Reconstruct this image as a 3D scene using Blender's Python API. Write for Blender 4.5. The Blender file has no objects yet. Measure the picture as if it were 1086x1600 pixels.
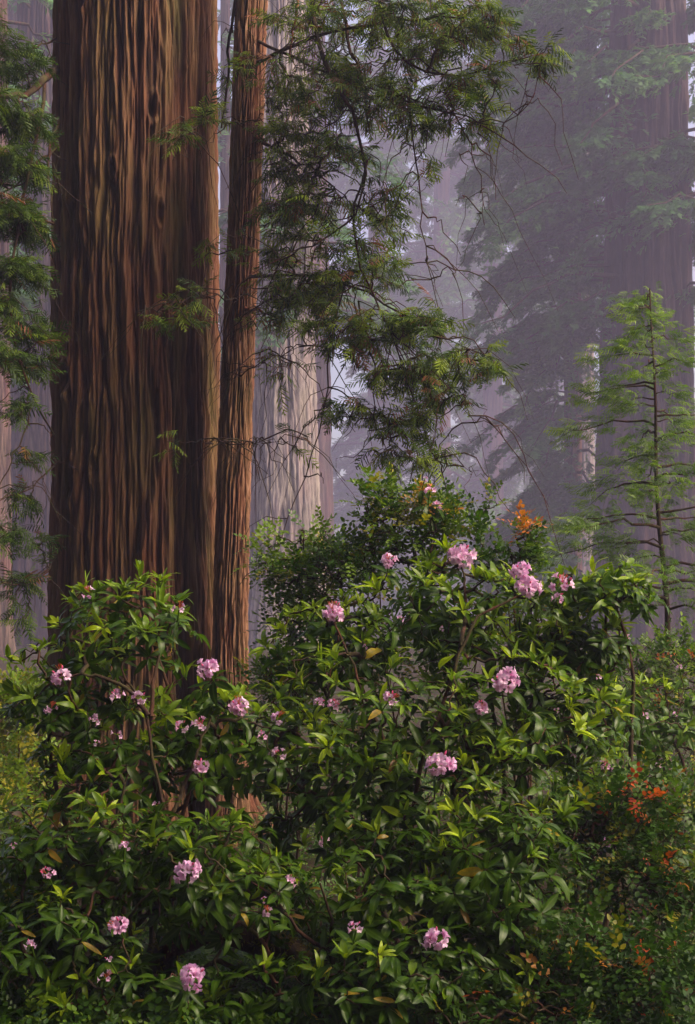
import bpy, math, random
import numpy as np
from mathutils import Matrix, Vector

random.seed(7)
rng = np.random.default_rng(7)
scene = bpy.context.scene
COL = scene.collection
PI = math.pi
R = math.radians

# ------------------------------------------------------------------ camera, sky, sun, exposure
CAMZ, F, CU, HV = 2.4, 2240.0, 543.0, 950.0          # eye height, focal length in photo pixels, axis column, horizon row
cam_d = bpy.data.cameras.new('camera')
cam = bpy.data.objects.new('camera', cam_d)
COL.objects.link(cam)
cam.location = (0, 0, CAMZ)
cam.rotation_euler = (R(90), 0, 0)
cam_d.sensor_fit = 'VERTICAL'
cam_d.sensor_height = 36
cam_d.lens = 36 * F / 1600
cam_d.shift_y = (HV - 800) / 1600
cam_d.clip_start, cam_d.clip_end = 0.1, 2000
scene.camera = cam

SUN_EL, SUN_AZ = R(46), R(112)                        # azimuth measured from +Y (view direction) towards +X
w = bpy.data.worlds.new('World')
scene.world = w
w.use_nodes = True
nt = w.node_tree
nt.nodes.clear()
sky = nt.nodes.new('ShaderNodeTexSky')
sky.sky_type = 'NISHITA'
sky.sun_disc = False
sky.sun_elevation = SUN_EL
sky.sun_rotation = SUN_AZ
sky.air_density, sky.dust_density, sky.ozone_density = 1.0, 4.0, 1.0
tint = nt.nodes.new('ShaderNodeMix')
tint.data_type = 'RGBA'
tint.blend_type = 'MULTIPLY'
tint.inputs[0].default_value = 1.0
tint.inputs[7].default_value = (1.10, 0.98, 0.88, 1)   # overcast: the blue of the clear sky turned to a lavender grey
bg = nt.nodes.new('ShaderNodeBackground')
bg.inputs[1].default_value = 0.13
wo = nt.nodes.new('ShaderNodeOutputWorld')
nt.links.new(sky.outputs[0], tint.inputs[6])
nt.links.new(tint.outputs[2], bg.inputs[0])
nt.links.new(bg.outputs[0], wo.inputs[0])

sd = bpy.data.lights.new('sun', 'SUN')
sd.energy = 2.4
sd.angle = R(28)
sd.color = (1.0, 0.86, 0.64)
sun = bpy.data.objects.new('sun', sd)
COL.objects.link(sun)
sdir = Vector((math.sin(SUN_AZ) * math.cos(SUN_EL), math.cos(SUN_AZ) * math.cos(SUN_EL), math.sin(SUN_EL)))
sun.rotation_euler = (-sdir).to_track_quat('-Z', 'Y').to_euler()

vs = scene.view_settings
vs.view_transform = 'Standard'
vs.look = 'None'
vs.gamma = 1
vs.use_curve_mapping = False
vs.exposure = 1.8
cy = scene.cycles
cy.use_denoising = True
try:
    cy.denoiser = 'OPENIMAGEDENOISE'
except Exception:
    pass
cy.max_bounces = 6
cy.diffuse_bounces = 3
cy.glossy_bounces = 2
cy.transmission_bounces = 3
cy.volume_bounces = 1
cy.transparent_max_bounces = 6
cy.caustics_reflective = cy.caustics_refractive = False
cy.sample_clamp_indirect = 4.0


def P(u, v, d):
    """A point at distance d in front of the camera that shows at photo pixel (u, v)."""
    return np.array([(u - CU) / F * d, d, CAMZ + (HV - v) / F * d])


def PS(rows, d=None):
    return np.array([P(*(r if len(r) == 3 else (r[0], r[1], d))) for r in rows])


# ------------------------------------------------------------------ noise
_G = np.random.default_rng(3).normal(size=(4096, 3))
_G /= np.linalg.norm(_G, axis=1)[:, None]


def noise3(p, seed=0):
    p = np.asarray(p, float)
    i = np.floor(p).astype(np.int64)
    f = p - i
    s = f * f * f * (f * (f * 6 - 15) + 10)
    out = 0
    for dx in (0, 1):
        wx = s[..., 0] if dx else 1 - s[..., 0]
        for dy in (0, 1):
            wy = s[..., 1] if dy else 1 - s[..., 1]
            for dz in (0, 1):
                wz = s[..., 2] if dz else 1 - s[..., 2]
                h = ((i[..., 0] + dx) * 73856093 ^ (i[..., 1] + dy) * 19349663 ^ (i[..., 2] + dz) * 83492791 ^ seed * 2654435) & 4095
                g = _G[h]
                out = out + wx * wy * wz * (g[..., 0] * (f[..., 0] - dx) + g[..., 1] * (f[..., 1] - dy) + g[..., 2] * (f[..., 2] - dz))
    return out * 1.5


def unit(a):
    return a / np.maximum(np.linalg.norm(a, axis=-1, keepdims=True), 1e-9)


# ------------------------------------------------------------------ meshes
class MB:
    """Collects quads and triangles with per-vertex numbers, then links them as ONE mesh object."""

    def __init__(self):
        self.v, self.q, self.t, self.a, self.b, self.n = [], [], [], [], [], 0

    def add(self, v, q=None, t=None, a=0.5, b=0.0):
        v = np.asarray(v, float).reshape(-1, 3)
        if q is not None and len(q):
            self.q.append(np.asarray(q, np.int64).reshape(-1, 4) + self.n)
        if t is not None and len(t):
            self.t.append(np.asarray(t, np.int64).reshape(-1, 3) + self.n)
        self.v.append(v)
        self.a.append(np.broadcast_to(np.asarray(a, float), (len(v),)) if np.ndim(a) == 0 else np.asarray(a, float))
        self.b.append(np.broadcast_to(np.asarray(b, float), (len(v),)) if np.ndim(b) == 0 else np.asarray(b, float))
        self.n += len(v)
        return self

    def scatter(self, tmpl, M, T, a=None):
        """Copies of a template (verts, quads, tris, per-vertex b) under the 3x3 matrices M and places T."""
        V, Q, Tr, B = tmpl
        N, m = len(T), len(V)
        if N == 0:
            return self
        out = np.einsum('nij,mj->nmi', M, V) + T[:, None, :]
        off = np.arange(N)[:, None, None] * m
        q = (Q[None] + off).reshape(-1, 4) if len(Q) else None
        t = (Tr[None] + off).reshape(-1, 3) if len(Tr) else None
        a = np.full(N, 0.5) if a is None else a
        return self.add(out.reshape(-1, 3), q, t, np.repeat(a, m), np.tile(B, N))

    def tubes(self, Pn, Rn, k=5, a=0.5, cap=False):
        """N tubes of m points each: Pn (N,m,3), Rn (N,m)."""
        Pn, Rn = np.asarray(Pn, float), np.asarray(Rn, float)
        N, m, _ = Pn.shape
        tg = unit(np.gradient(Pn, axis=1))
        ref = np.where(np.abs(tg.mean(1)[:, 2:3]) > 0.8, np.array([[1.0, 0.1, 0]]), np.array([[0.1, 0, 1.0]]))[:, None, :]
        s = unit(np.cross(tg, np.broadcast_to(ref, tg.shape)))
        w2 = np.cross(tg, s)
        an = np.arange(k) * 2 * PI / k
        ring = s[:, :, None, :] * np.cos(an)[None, None, :, None] + w2[:, :, None, :] * np.sin(an)[None, None, :, None]
        V = Pn[:, :, None, :] + ring * Rn[:, :, None, None]
        i = np.arange(m - 1)[:, None] * k
        j = np.arange(k)[None, :]
        j2 = (j + 1) % k
        q = np.stack([i + j, i + j2, i + k + j2, i + k + j], -1).reshape(-1, 4)
        q = (q[None] + (np.arange(N) * m * k)[:, None, None]).reshape(-1, 4)
        a = np.repeat(np.broadcast_to(np.asarray(a, float), (N,)), m * k)
        return self.add(V.reshape(-1, 3), q, None, a)

    def build(self, name, mat, parent=None, base=(0, 0, 0), kind=None):
        me = bpy.data.meshes.new(name)
        if self.n:
            v = np.concatenate(self.v) - np.asarray(base, float)
            q = np.concatenate(self.q) if self.q else np.zeros((0, 4), np.int64)
            t = np.concatenate(self.t) if self.t else np.zeros((0, 3), np.int64)
            me.vertices.add(len(v))
            me.vertices.foreach_set('co', v.astype(np.float32).ravel())
            li = np.concatenate([q.ravel(), t.ravel()]).astype(np.int32)
            me.loops.add(len(li))
            me.loops.foreach_set('vertex_index', li)
            ls = np.concatenate([np.arange(len(q)) * 4, len(q) * 4 + np.arange(len(t)) * 3]).astype(np.int32)
            me.polygons.add(len(ls))
            me.polygons.foreach_set('loop_start', ls)
            for nm, ar in (('rnd', self.a), ('loc', self.b)):
                at = me.attributes.new(nm, 'FLOAT', 'POINT')
                at.data.foreach_set('value', np.concatenate(ar).astype(np.float32))
            me.update(calc_edges=True)
        me.materials.append(mat)
        o = bpy.data.objects.new(name, me)
        COL.objects.link(o)
        if parent is not None:
            o.parent = parent
        else:
            o.location = base
        if kind:
            o['kind'] = kind
        return o


def tag(o, label=None, cat=None, group=None, kind=None):
    for k, x in (('label', label), ('category', cat), ('group', group), ('kind', kind)):
        if x:
            o[k] = x
    return o


def thing(name, loc, label, cat, group=None):
    o = bpy.data.objects.new(name, None)
    COL.objects.link(o)
    o.location = loc
    o.empty_display_size = 0.2
    return tag(o, label, cat, group)


def frames(d, n):
    """3x3 matrices whose x axis is d and whose z axis is as near to n as it can be."""
    d = unit(d)
    y = unit(np.cross(n, d))
    z = np.cross(d, y)
    return np.stack([d, y, z], -1)


# ------------------------------------------------------------------ materials
def nodes_of(m):
    m.use_nodes = True
    t = m.node_tree
    t.nodes.clear()
    return t, t.nodes, t.links


def ramp(N, L, fac, stops):
    r = N.new('ShaderNodeValToRGB')
    e = r.color_ramp.elements
    while len(e) < len(stops):
        e.new(0.5)
    for el, (p, c) in zip(e, stops):
        el.position = p
        el.color = (*c, 1)
    L.new(fac, r.inputs[0])
    return r.outputs[0]


def leaf_mat(name, stops, rough=0.35, trans=0.3, spec=0.5, vary=0.25, nscale=9.0, loc_stops=None):
    m = bpy.data.materials.new(name)
    t, N, L = nodes_of(m)
    at = N.new('ShaderNodeAttribute')
    at.attribute_name = 'rnd'
    col = ramp(N, L, at.outputs['Fac'], stops)
    tc = N.new('ShaderNodeTexCoord')
    nz = N.new('ShaderNodeTexNoise')
    nz.inputs['Scale'].default_value = nscale
    nz.inputs['Detail'].default_value = 3
    L.new(tc.outputs['Object'], nz.inputs['Vector'])
    mr = N.new('ShaderNodeMapRange')
    mr.inputs[3].default_value = 1 - vary
    mr.inputs[4].default_value = 1 + vary
    mr.inputs[1].default_value, mr.inputs[2].default_value = 0.3, 0.7
    L.new(nz.outputs['Fac'], mr.inputs[0])
    mx = N.new('ShaderNodeVectorMath')
    mx.operation = 'SCALE'
    L.new(col, mx.inputs[0])
    L.new(mr.outputs[0], mx.inputs['Scale'])
    col = mx.outputs[0]
    if loc_stops:                       # paler midrib: 'loc' is 1 on the rib
        a2 = N.new('ShaderNodeAttribute')
        a2.attribute_name = 'loc'
        mi = N.new('ShaderNodeMix')
        mi.data_type = 'RGBA'
        mi.inputs[7].default_value = (*loc_stops, 1)
        pw = N.new('ShaderNodeMath')
        pw.operation = 'POWER'
        pw.inputs[1].default_value = 5
        L.new(a2.outputs['Fac'], pw.inputs[0])
        pm = N.new('ShaderNodeMath')
        pm.operation = 'MULTIPLY'
        pm.inputs[1].default_value = 0.5
        L.new(pw.outputs[0], pm.inputs[0])
        L.new(pm.outputs[0], mi.inputs[0])
        L.new(col, mi.inputs[6])
        col = mi.outputs[2]
    pb = N.new('ShaderNodeBsdfPrincipled')
    pb.inputs['Roughness'].default_value = rough
    pb.inputs['Specular IOR Level'].default_value = spec
    L.new(col, pb.inputs['Base Color'])
    tr = N.new('ShaderNodeBsdfTranslucent')
    sc = N.new('ShaderNodeVectorMath')
    sc.operation = 'MULTIPLY'
    sc.inputs[1].default_value = (1.5, 1.6, 0.6)
    L.new(col, sc.inputs[0])
    L.new(sc.outputs[0], tr.inputs['Color'])
    ms = N.new('ShaderNodeMixShader')
    ms.inputs[0].default_value = trans
    L.new(pb.outputs[0], ms.inputs[1])
    L.new(tr.outputs[0], ms.inputs[2])
    o = N.new('ShaderNodeOutputMaterial')
    L.new(ms.outputs[0], o.inputs[0])
    return m


def bark_mat(name, lo, mid, hi, moss, scale=1.0, moss_amt=0.35, rough=0.85, spec=0.25, red=(0.16, 0.045, 0.022)):
    """Stringy bark: 'rnd' is the height of the ridge, fibres are stretched noise along z."""
    m = bpy.data.materials.new(name)
    t, N, L = nodes_of(m)
    tc = N.new('ShaderNodeTexCoord')
    mp = N.new('ShaderNodeMapping')
    mp.inputs['Scale'].default_value = (34 * scale, 34 * scale, 1.7 * scale)
    L.new(tc.outputs['Object'], mp.inputs['Vector'])
    n1 = N.new('ShaderNodeTexNoise')
    n1.inputs['Scale'].default_value = 1.0
    n1.inputs['Detail'].default_value = 6
    n1.inputs['Roughness'].default_value = 0.65
    L.new(mp.outputs[0], n1.inputs['Vector'])
    mp3 = N.new('ShaderNodeMapping')                  # short torn fibres
    mp3.inputs['Scale'].default_value = (48 * scale, 48 * scale, 5 * scale)
    L.new(tc.outputs['Object'], mp3.inputs['Vector'])
    n3 = N.new('ShaderNodeTexNoise')
    n3.inputs['Scale'].default_value = 1.0
    n3.inputs['Detail'].default_value = 4
    n3.inputs['Roughness'].default_value = 0.7
    L.new(mp3.outputs[0], n3.inputs['Vector'])
    mn = N.new('ShaderNodeMix')
    mn.data_type = 'FLOAT'
    mn.inputs[0].default_value = 0.42
    L.new(n1.outputs['Fac'], mn.inputs[2])
    L.new(n3.outputs['Fac'], mn.inputs[3])
    fib = mn.outputs[0]
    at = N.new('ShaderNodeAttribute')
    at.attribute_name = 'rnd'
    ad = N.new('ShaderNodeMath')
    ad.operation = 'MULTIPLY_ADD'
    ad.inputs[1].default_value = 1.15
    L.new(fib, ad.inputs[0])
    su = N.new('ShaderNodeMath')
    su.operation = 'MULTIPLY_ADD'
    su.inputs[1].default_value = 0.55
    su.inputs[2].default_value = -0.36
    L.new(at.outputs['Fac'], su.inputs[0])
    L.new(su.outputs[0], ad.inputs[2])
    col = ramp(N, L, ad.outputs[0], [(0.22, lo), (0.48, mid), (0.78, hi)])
    n2 = N.new('ShaderNodeTexNoise')                  # broad red and green patches
    n2.inputs['Scale'].default_value = 1.5 * scale
    n2.inputs['Detail'].default_value = 4
    mp2 = N.new('ShaderNodeMapping')
    mp2.inputs['Scale'].default_value = (2.6, 2.6, 0.5)
    L.new(tc.outputs['Object'], mp2.inputs['Vector'])
    L.new(mp2.outputs[0], n2.inputs['Vector'])

    def patch(out, f0, f1, amt, c, prev):
        r = N.new('ShaderNodeMapRange')
        r.inputs[1].default_value, r.inputs[2].default_value = f0, f1
        r.inputs[3].default_value, r.inputs[4].default_value = 0, amt
        L.new(out, r.inputs[0])
        mi = N.new('ShaderNodeMix')
        mi.data_type = 'RGBA'
        mi.inputs[7].default_value = (*c, 1)
        L.new(r.outputs[0], mi.inputs[0])
        L.new(prev, mi.inputs[6])
        return mi.outputs[2]
    col = patch(n2.outputs['Fac'], 0.48, 0.7, moss_amt, moss, col)
    col = patch(n2.outputs['Fac'], 0.5, 0.3, 0.45, red, col)
    bp = N.new('ShaderNodeBump')
    bp.inputs['Strength'].default_value = 0.9
    bp.inputs['Distance'].default_value = 0.03 / scale
    L.new(fib, bp.inputs['Height'])
    pb = N.new('ShaderNodeBsdfPrincipled')
    pb.inputs['Roughness'].default_value = rough
    pb.inputs['Specular IOR Level'].default_value = spec
    L.new(col, pb.inputs['Base Color'])
    L.new(bp.outputs[0], pb.inputs['Normal'])
    o = N.new('ShaderNodeOutputMaterial')
    L.new(pb.outputs[0], o.inputs[0])
    return m


def petal_mat():
    m = bpy.data.materials.new('petal')
    t, N, L = nodes_of(m)
    at = N.new('ShaderNodeAttribute')
    at.attribute_name = 'loc'
    a2 = N.new('ShaderNodeAttribute')
    a2.attribute_name = 'rnd'
    col = ramp(N, L, at.outputs['Fac'], [(0.0, (0.68, 0.14, 0.40)), (0.3, (0.84, 0.40, 0.70)), (0.75, (0.90, 0.58, 0.86)), (1.0, (0.86, 0.46, 0.78))])
    mi = N.new('ShaderNodeMix')                       # some blossoms have faded paler
    mi.data_type = 'RGBA'
    mi.inputs[7].default_value = (0.92, 0.80, 0.92, 1)
    L.new(a2.outputs['Fac'], mi.inputs[0])
    L.new(col, mi.inputs[6])
    col = mi.outputs[2]
    pb = N.new('ShaderNodeBsdfPrincipled')
    pb.inputs['Roughness'].default_value = 0.55
    pb.inputs['Specular IOR Level'].default_value = 0.3
    L.new(col, pb.inputs['Base Color'])
    tr = N.new('ShaderNodeBsdfTranslucent')
    L.new(col, tr.inputs['Color'])
    ms = N.new('ShaderNodeMixShader')
    ms.inputs[0].default_value = 0.35
    L.new(pb.outputs[0], ms.inputs[1])
    L.new(tr.outputs[0], ms.inputs[2])
    o = N.new('ShaderNodeOutputMaterial')
    L.new(ms.outputs[0], o.inputs[0])
    return m


def ground_mat():
    m = bpy.data.materials.new('forest_floor')
    t, N, L = nodes_of(m)
    tc = N.new('ShaderNodeTexCoord')
    n1 = N.new('ShaderNodeTexNoise')
    n1.inputs['Scale'].default_value = 1.1
    n1.inputs['Detail'].default_value = 10
    n1.inputs['Roughness'].default_value = 0.7
    L.new(tc.outputs['Object'], n1.inputs['Vector'])
    col = ramp(N, L, n1.outputs['Fac'], [(0.3, (0.018, 0.011, 0.007)), (0.5, (0.042, 0.026, 0.014)), (0.62, (0.035, 0.042, 0.010)), (0.75, (0.045, 0.07, 0.012))])
    n2 = N.new('ShaderNodeTexNoise')
    n2.inputs['Scale'].default_value = 40
    n2.inputs['Detail'].default_value = 4
    L.new(tc.outputs['Object'], n2.inputs['Vector'])
    bp = N.new('ShaderNodeBump')
    bp.inputs['Distance'].default_value = 0.04
    L.new(n2.outputs['Fac'], bp.inputs['Height'])
    pb = N.new('ShaderNodeBsdfPrincipled')
    pb.inputs['Roughness'].default_value = 0.95
    pb.inputs['Specular IOR Level'].default_value = 0.1
    L.new(col, pb.inputs['Base Color'])
    L.new(bp.outputs[0], pb.inputs['Normal'])
    o = N.new('ShaderNodeOutputMaterial')
    L.new(pb.outputs[0], o.inputs[0])
    return m


M = {}
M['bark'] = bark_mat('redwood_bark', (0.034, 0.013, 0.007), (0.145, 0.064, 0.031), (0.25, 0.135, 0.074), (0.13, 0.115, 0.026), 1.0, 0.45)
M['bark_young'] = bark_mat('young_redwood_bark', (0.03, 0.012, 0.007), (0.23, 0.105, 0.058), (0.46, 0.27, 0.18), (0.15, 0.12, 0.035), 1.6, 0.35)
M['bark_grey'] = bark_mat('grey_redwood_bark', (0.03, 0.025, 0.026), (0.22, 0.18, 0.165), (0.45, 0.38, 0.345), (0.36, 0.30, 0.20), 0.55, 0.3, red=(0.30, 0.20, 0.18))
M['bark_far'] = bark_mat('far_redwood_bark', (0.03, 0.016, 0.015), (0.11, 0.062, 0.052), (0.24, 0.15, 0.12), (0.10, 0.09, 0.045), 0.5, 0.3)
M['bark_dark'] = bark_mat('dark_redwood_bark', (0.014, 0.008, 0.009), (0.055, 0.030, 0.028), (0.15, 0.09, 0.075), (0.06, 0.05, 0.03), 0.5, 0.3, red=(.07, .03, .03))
M['twig'] = bark_mat('twig_bark', (0.014, 0.008, 0.006), (0.038, 0.022, 0.014), (0.095, 0.06, 0.035), (0.10, 0.095, 0.025), 2.0, 0.5)
M['twig_red'] = bark_mat('dead_limb_bark', (0.10, 0.03, 0.012), (0.26, 0.085, 0.035), (0.4, 0.16, 0.07), (0.2, 0.1, 0.04), 2.0, 0.2)
M['moss'] = leaf_mat('moss', [(0.0, (0.11, 0.10, 0.014)), (1.0, (0.20, 0.17, 0.03))], 0.9, 0.35, 0.1)
M['rhodo'] = leaf_mat('rhododendron_leaf', [(0.0, (0.018, 0.050, 0.001)), (0.45, (0.042, 0.096, 0.002)), (0.6, (0.10, 0.18, 0.004)), (0.93, (0.34, 0.44, 0.008)), (0.97, (0.42, 0.30, 0.02)), (1.0, (0.16, 0.07, 0.02))], 0.33, 0.32, 0.22, 0.25, 9.0, (0.13, 0.2, 0.03))
M['conifer'] = leaf_mat('redwood_needles', [(0.0, (0.018, 0.042, 0.002)), (0.5, (0.060, 0.115, 0.003)), (0.86, (0.16, 0.225, 0.005)), (0.93, (0.15, 0.055, 0.02)), (1.0, (0.20, 0.07, 0.03))], 0.55, 0.25, 0.25, 0.3, 3.0)
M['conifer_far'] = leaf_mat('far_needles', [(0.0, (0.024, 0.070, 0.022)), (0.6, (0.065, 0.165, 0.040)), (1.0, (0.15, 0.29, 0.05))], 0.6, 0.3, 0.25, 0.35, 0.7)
M['lime'] = leaf_mat('sapling_needles', [(0.0, (0.045, 0.10, 0.010)), (0.5, (0.12, 0.21, 0.012)), (1.0, (0.32, 0.42, 0.025))], 0.45, 0.35, 0.35, 0.25, 3.0)
M['huckle'] = leaf_mat('huckleberry_leaf', [(0.0, (0.014, 0.042, 0.006)), (0.5, (0.040, 0.095, 0.008)), (0.8, (0.13, 0.21, 0.010)), (0.9, (0.26, 0.22, 0.015)), (0.95, (0.46, 0.16, 0.03)), (1.0, (0.50, 0.06, 0.02))], 0.4, 0.3, 0.25, 0.25, 5.0)
M['fern'] = leaf_mat('fern_frond', [(0.0, (0.025, 0.065, 0.012)), (1.0, (0.09, 0.16, 0.022))], 0.45, 0.3, 0.35, 0.25, 4.0)
M['petal'] = petal_mat()
M['bud'] = leaf_mat('flower_bud', [(0.0, (0.60, 0.05, 0.14)), (1.0, (0.80, 0.13, 0.36))], 0.5, 0.2, 0.4)
M['spent'] = leaf_mat('spent_filament', [(0.0, (0.60, 0.10, 0.06)), (1.0, (0.72, 0.25, 0.10))], 0.6, 0.2, 0.3)
M['ground'] = ground_mat()

# ------------------------------------------------------------------ templates


def T4(V, Q=(), Tr=(), B=None):
    V = np.asarray(V, float)
    return (V, np.asarray(Q, np.int64).reshape(-1, 4), np.asarray(Tr, np.int64).reshape(-1, 3), np.zeros(len(V)) if B is None else np.asarray(B, float))


def leaf_template(width=0.27, curl=0.12, fold=0.18, n=6, tipx=0.6, wave=0.0):
    """A leaf one unit long on +x, its upper face on +z, folded along the midrib."""
    V, B, Q = [], [], []
    for i in range(n + 1):
        t = i / n
        wd = width * 0.5 * math.sin(PI * min(1, max(0.0, t ** 0.85))) ** tipx
        if i == 0:
            wd = 0.012
        if i == n:
            wd = 0.004
        z = curl * (0.35 * math.sin(PI * t) - t * t)
        for s in (-1, 0, 1):
            V.append((t, s * wd, z + (abs(s) * wd * 2 * fold) + wave * s * math.sin(t * 9)))
            B.append(1 - abs(s))
    for i in range(n):
        for j in (0, 1):
            a = i * 3 + j
            Q.append((a, a + 3, a + 4, a + 1))
    return T4(V, Q, (), B)


LEAF = [leaf_template(0.32, 0.10, 0.16), leaf_template(0.36, 0.25, 0.10), leaf_template(0.29, -0.05, 0.24), leaf_template(0.34, 0.40, 0.08, wave=0.02)]
LEAF_FEW = [leaf_template(0.28, 0.15, 0.2, n=4)]


def spray_template(seed, nt=14, droop=0.3, tw=0.32, bw=0.044):
    """A flat conifer spray one unit long on +x: side shoots in two ranks, each a narrow notched blade of needles."""
    r = np.random.default_rng(seed)
    V, Tr = [], []

    def blade(p0, d, L, wd):
        side = np.array([-d[1], d[0], r.uniform(-0.5, 0.5)])
        sag = np.array([0, 0, -0.22 * L])
        tt = (0.0, 0.3, 0.42, 0.7, 0.8, 1.0)
        ww = (0.35, 1.0, 0.72, 0.95, 0.55, 0.0)
        c = len(V)
        for t, k in zip(tt[:-1], ww[:-1]):
            p = p0 + d * L * t + sag * t * t
            V.extend([p + side * wd * k * 0.5, p - side * wd * k * 0.5])
        V.append(p0 + d * L + sag)
        for i in range(4):
            Tr.extend([(c + 2 * i + 1, c + 2 * i + 3, c + 2 * i), (c + 2 * i, c + 2 * i + 3, c + 2 * i + 2)])
        Tr.append((c + 8, c + 9, c + 10))

    for i in range(nt):
        t = (i + 0.3) / nt
        s = 1 if i % 2 else -1
        an = R(r.uniform(32, 58)) * s
        L = tw * (0.5 + 1.0 * math.sin(PI * min(1, t * 0.8 + 0.18))) * (1 - 0.45 * t) * r.uniform(0.75, 1.2)
        blade(np.array([t, 0, 0.04 * math.sin(3 * t) - droop * t * t * 0.5]), np.array([math.cos(an), math.sin(an), r.uniform(-0.35, 0.1)]), L, bw * r.uniform(0.8, 1.2))
    c = len(V)
    V.extend([(0, 0.008, 0), (0, -0.008, 0), (0.9, 0, -droop * 0.4)])
    Tr.append((c, c + 1, c + 2))
    blade(np.array([0.75, 0, -droop * 0.28]), np.array([1, 0, -droop * 0.5]), 0.3, bw)
    V = np.array(V)
    V[:, 2] -= np.abs(V[:, 1]) * 0.18
    return T4(V, (), Tr)


SPRAY = [spray_template(s) for s in (1, 2, 3)]


def tuft_template(seed, n=12):
    """A far-off spray: narrow drooping blades in a loose fan."""
    r = np.random.default_rng(seed)
    V, Tr = [], []
    for i in range(n):
        t = i / n
        an = R(r.uniform(-65, 65))
        b = np.array([t * 0.8, 0, -0.15 * t * t])
        L = r.uniform(0.25, 0.5)
        d = np.array([math.cos(an), math.sin(an), r.uniform(-0.55, 0.1)])
        s = np.array([-d[1], d[0], 0.2]) * r.uniform(0.05, 0.10)
        c = len(V)
        V.extend([b - s * 0.5, b + d * L * 0.5 + s, b + d * L, b + d * L * 0.5 - s])
        Tr.extend([(c, c + 2, c + 1), (c, c + 3, c + 2)])
    return T4(V, (), Tr)


TUFT = [tuft_template(s) for s in (11, 12, 13)]


def sprig_template(seed, n=8, lw=0.62, ll=0.26):
    """A huckleberry twig: small oval leaves in two ranks, one unit long."""
    r = np.random.default_rng(seed)
    V, Tr, Q = [], [], []
    for i in range(n):
        t = 0.08 + 0.92 * i / (n - 1)
        s = 1 if i % 2 else -1
        an = R(r.uniform(40, 75)) * s if i < n - 1 else 0
        b = np.array([t, 0, 0.06 * math.sin(PI * t)])
        d = np.array([math.cos(an), math.sin(an), r.uniform(-0.3, 0.5)])
        d /= np.linalg.norm(d)
        sd = unit(np.cross(np.array([r.uniform(-.4, .4), r.uniform(-.4, .4), 1]), d))
        up = np.cross(d, sd)
        L = ll * r.uniform(0.75, 1.2)
        wv = L * lw * 0.5
        c = len(V)
        V.extend([b, b + d * L * 0.35 + sd * wv + up * L * 0.08, b + d * L * 0.35 - sd * wv + up * L * 0.08,
                  b + d * L * 0.75 + sd * wv * 0.75 + up * L * 0.05, b + d * L * 0.75 - sd * wv * 0.75 + up * L * 0.05, b + d * L, b + d * L * 0.5])
        Tr.extend([(c, c + 6, c + 1), (c, c + 2, c + 6), (c + 1, c + 6, c + 3), (c + 2, c + 4, c + 6), (c + 3, c + 6, c + 5), (c + 4, c + 5, c + 6)])
    c = len(V)
    V.extend([(0, 0.008, 0), (0, -0.008, 0), (1, 0, 0)])
    Tr.append((c, c + 1, c + 2))
    return T4(V, (), Tr)


SPRIG = [sprig_template(s) for s in (21, 22, 23)]


# ------------------------------------------------------------------ branching: each tip joins the nearest wood
def grow(nodes0, tips, sag=0.06, jit=0.05, penal=0.35, rng=rng):
    """Connects tips to the wood given by nodes0 (n,3). Returns chains (N,5,3), the direction at each tip and the load of each chain."""
    tips = np.asarray(tips, float)
    n0 = len(nodes0)
    cap = n0 + len(tips) * 4
    nd = np.zeros((cap, 3))
    nd[:n0] = nodes0
    par = np.full(cap, -1, np.int64)
    dep = np.zeros(cap)
    cnt = n0
    D = np.min(np.linalg.norm(tips[:, None, :] - nodes0[None, ::max(1, n0 // 40)], axis=2), axis=1)
    order = np.argsort(D)
    chains = np.zeros((len(tips), 5, 3))
    idx = np.zeros((len(tips), 2), np.int64)
    for i in order:
        p = tips[i]
        c = np.linalg.norm(nd[:cnt] - p, axis=1) + penal * dep[:cnt] * 0.1
        j = int(np.argmin(c))
        a = nd[j]
        L = np.linalg.norm(p - a)
        t = np.array([0.25, 0.5, 0.75, 1.0])[:, None]
        q = a + (p - a) * t + rng.normal(size=(4, 3)) * L * jit * np.array([1, 1, 1, 0])[:, None]
        q[:, 2] -= sag * L * np.sin(PI * t[:, 0])
        chains[i, 0] = a
        chains[i, 1:] = q
        for k in range(4):
            nd[cnt + k] = q[k]
            par[cnt + k] = j if k == 0 else cnt + k - 1
            dep[cnt + k] = dep[j] + L * (k + 1) / 4
        idx[i] = (j, cnt)
        cnt += 4
    load = np.zeros(cap)
    for i in range(len(tips)):
        load[idx[i, 1] + 3] += 1
    for k in range(cnt - 1, -1, -1):
        if par[k] >= 0:
            load[par[k]] += load[k]
    ld = np.zeros((len(tips), 5))
    for i in range(len(tips)):
        s = idx[i, 1]
        ld[i, 1:] = load[s:s + 4]
        ld[i, 0] = load[s]
    return chains, unit(chains[:, 4] - chains[:, 3]), ld


# ------------------------------------------------------------------ ground
def ground_z(x, y):
    p = np.stack([np.asarray(x, float), np.asarray(y, float), np.zeros_like(np.asarray(x, float))], -1)
    far = np.clip((p[..., 1] - 22) / 60, 0, 1)
    return noise3(p * 0.11, 5) * 0.35 + noise3(p * 0.5, 6) * 0.10 + noise3(p * 2.1, 8) * 0.03 + far * 0.6 - 0.12


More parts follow.
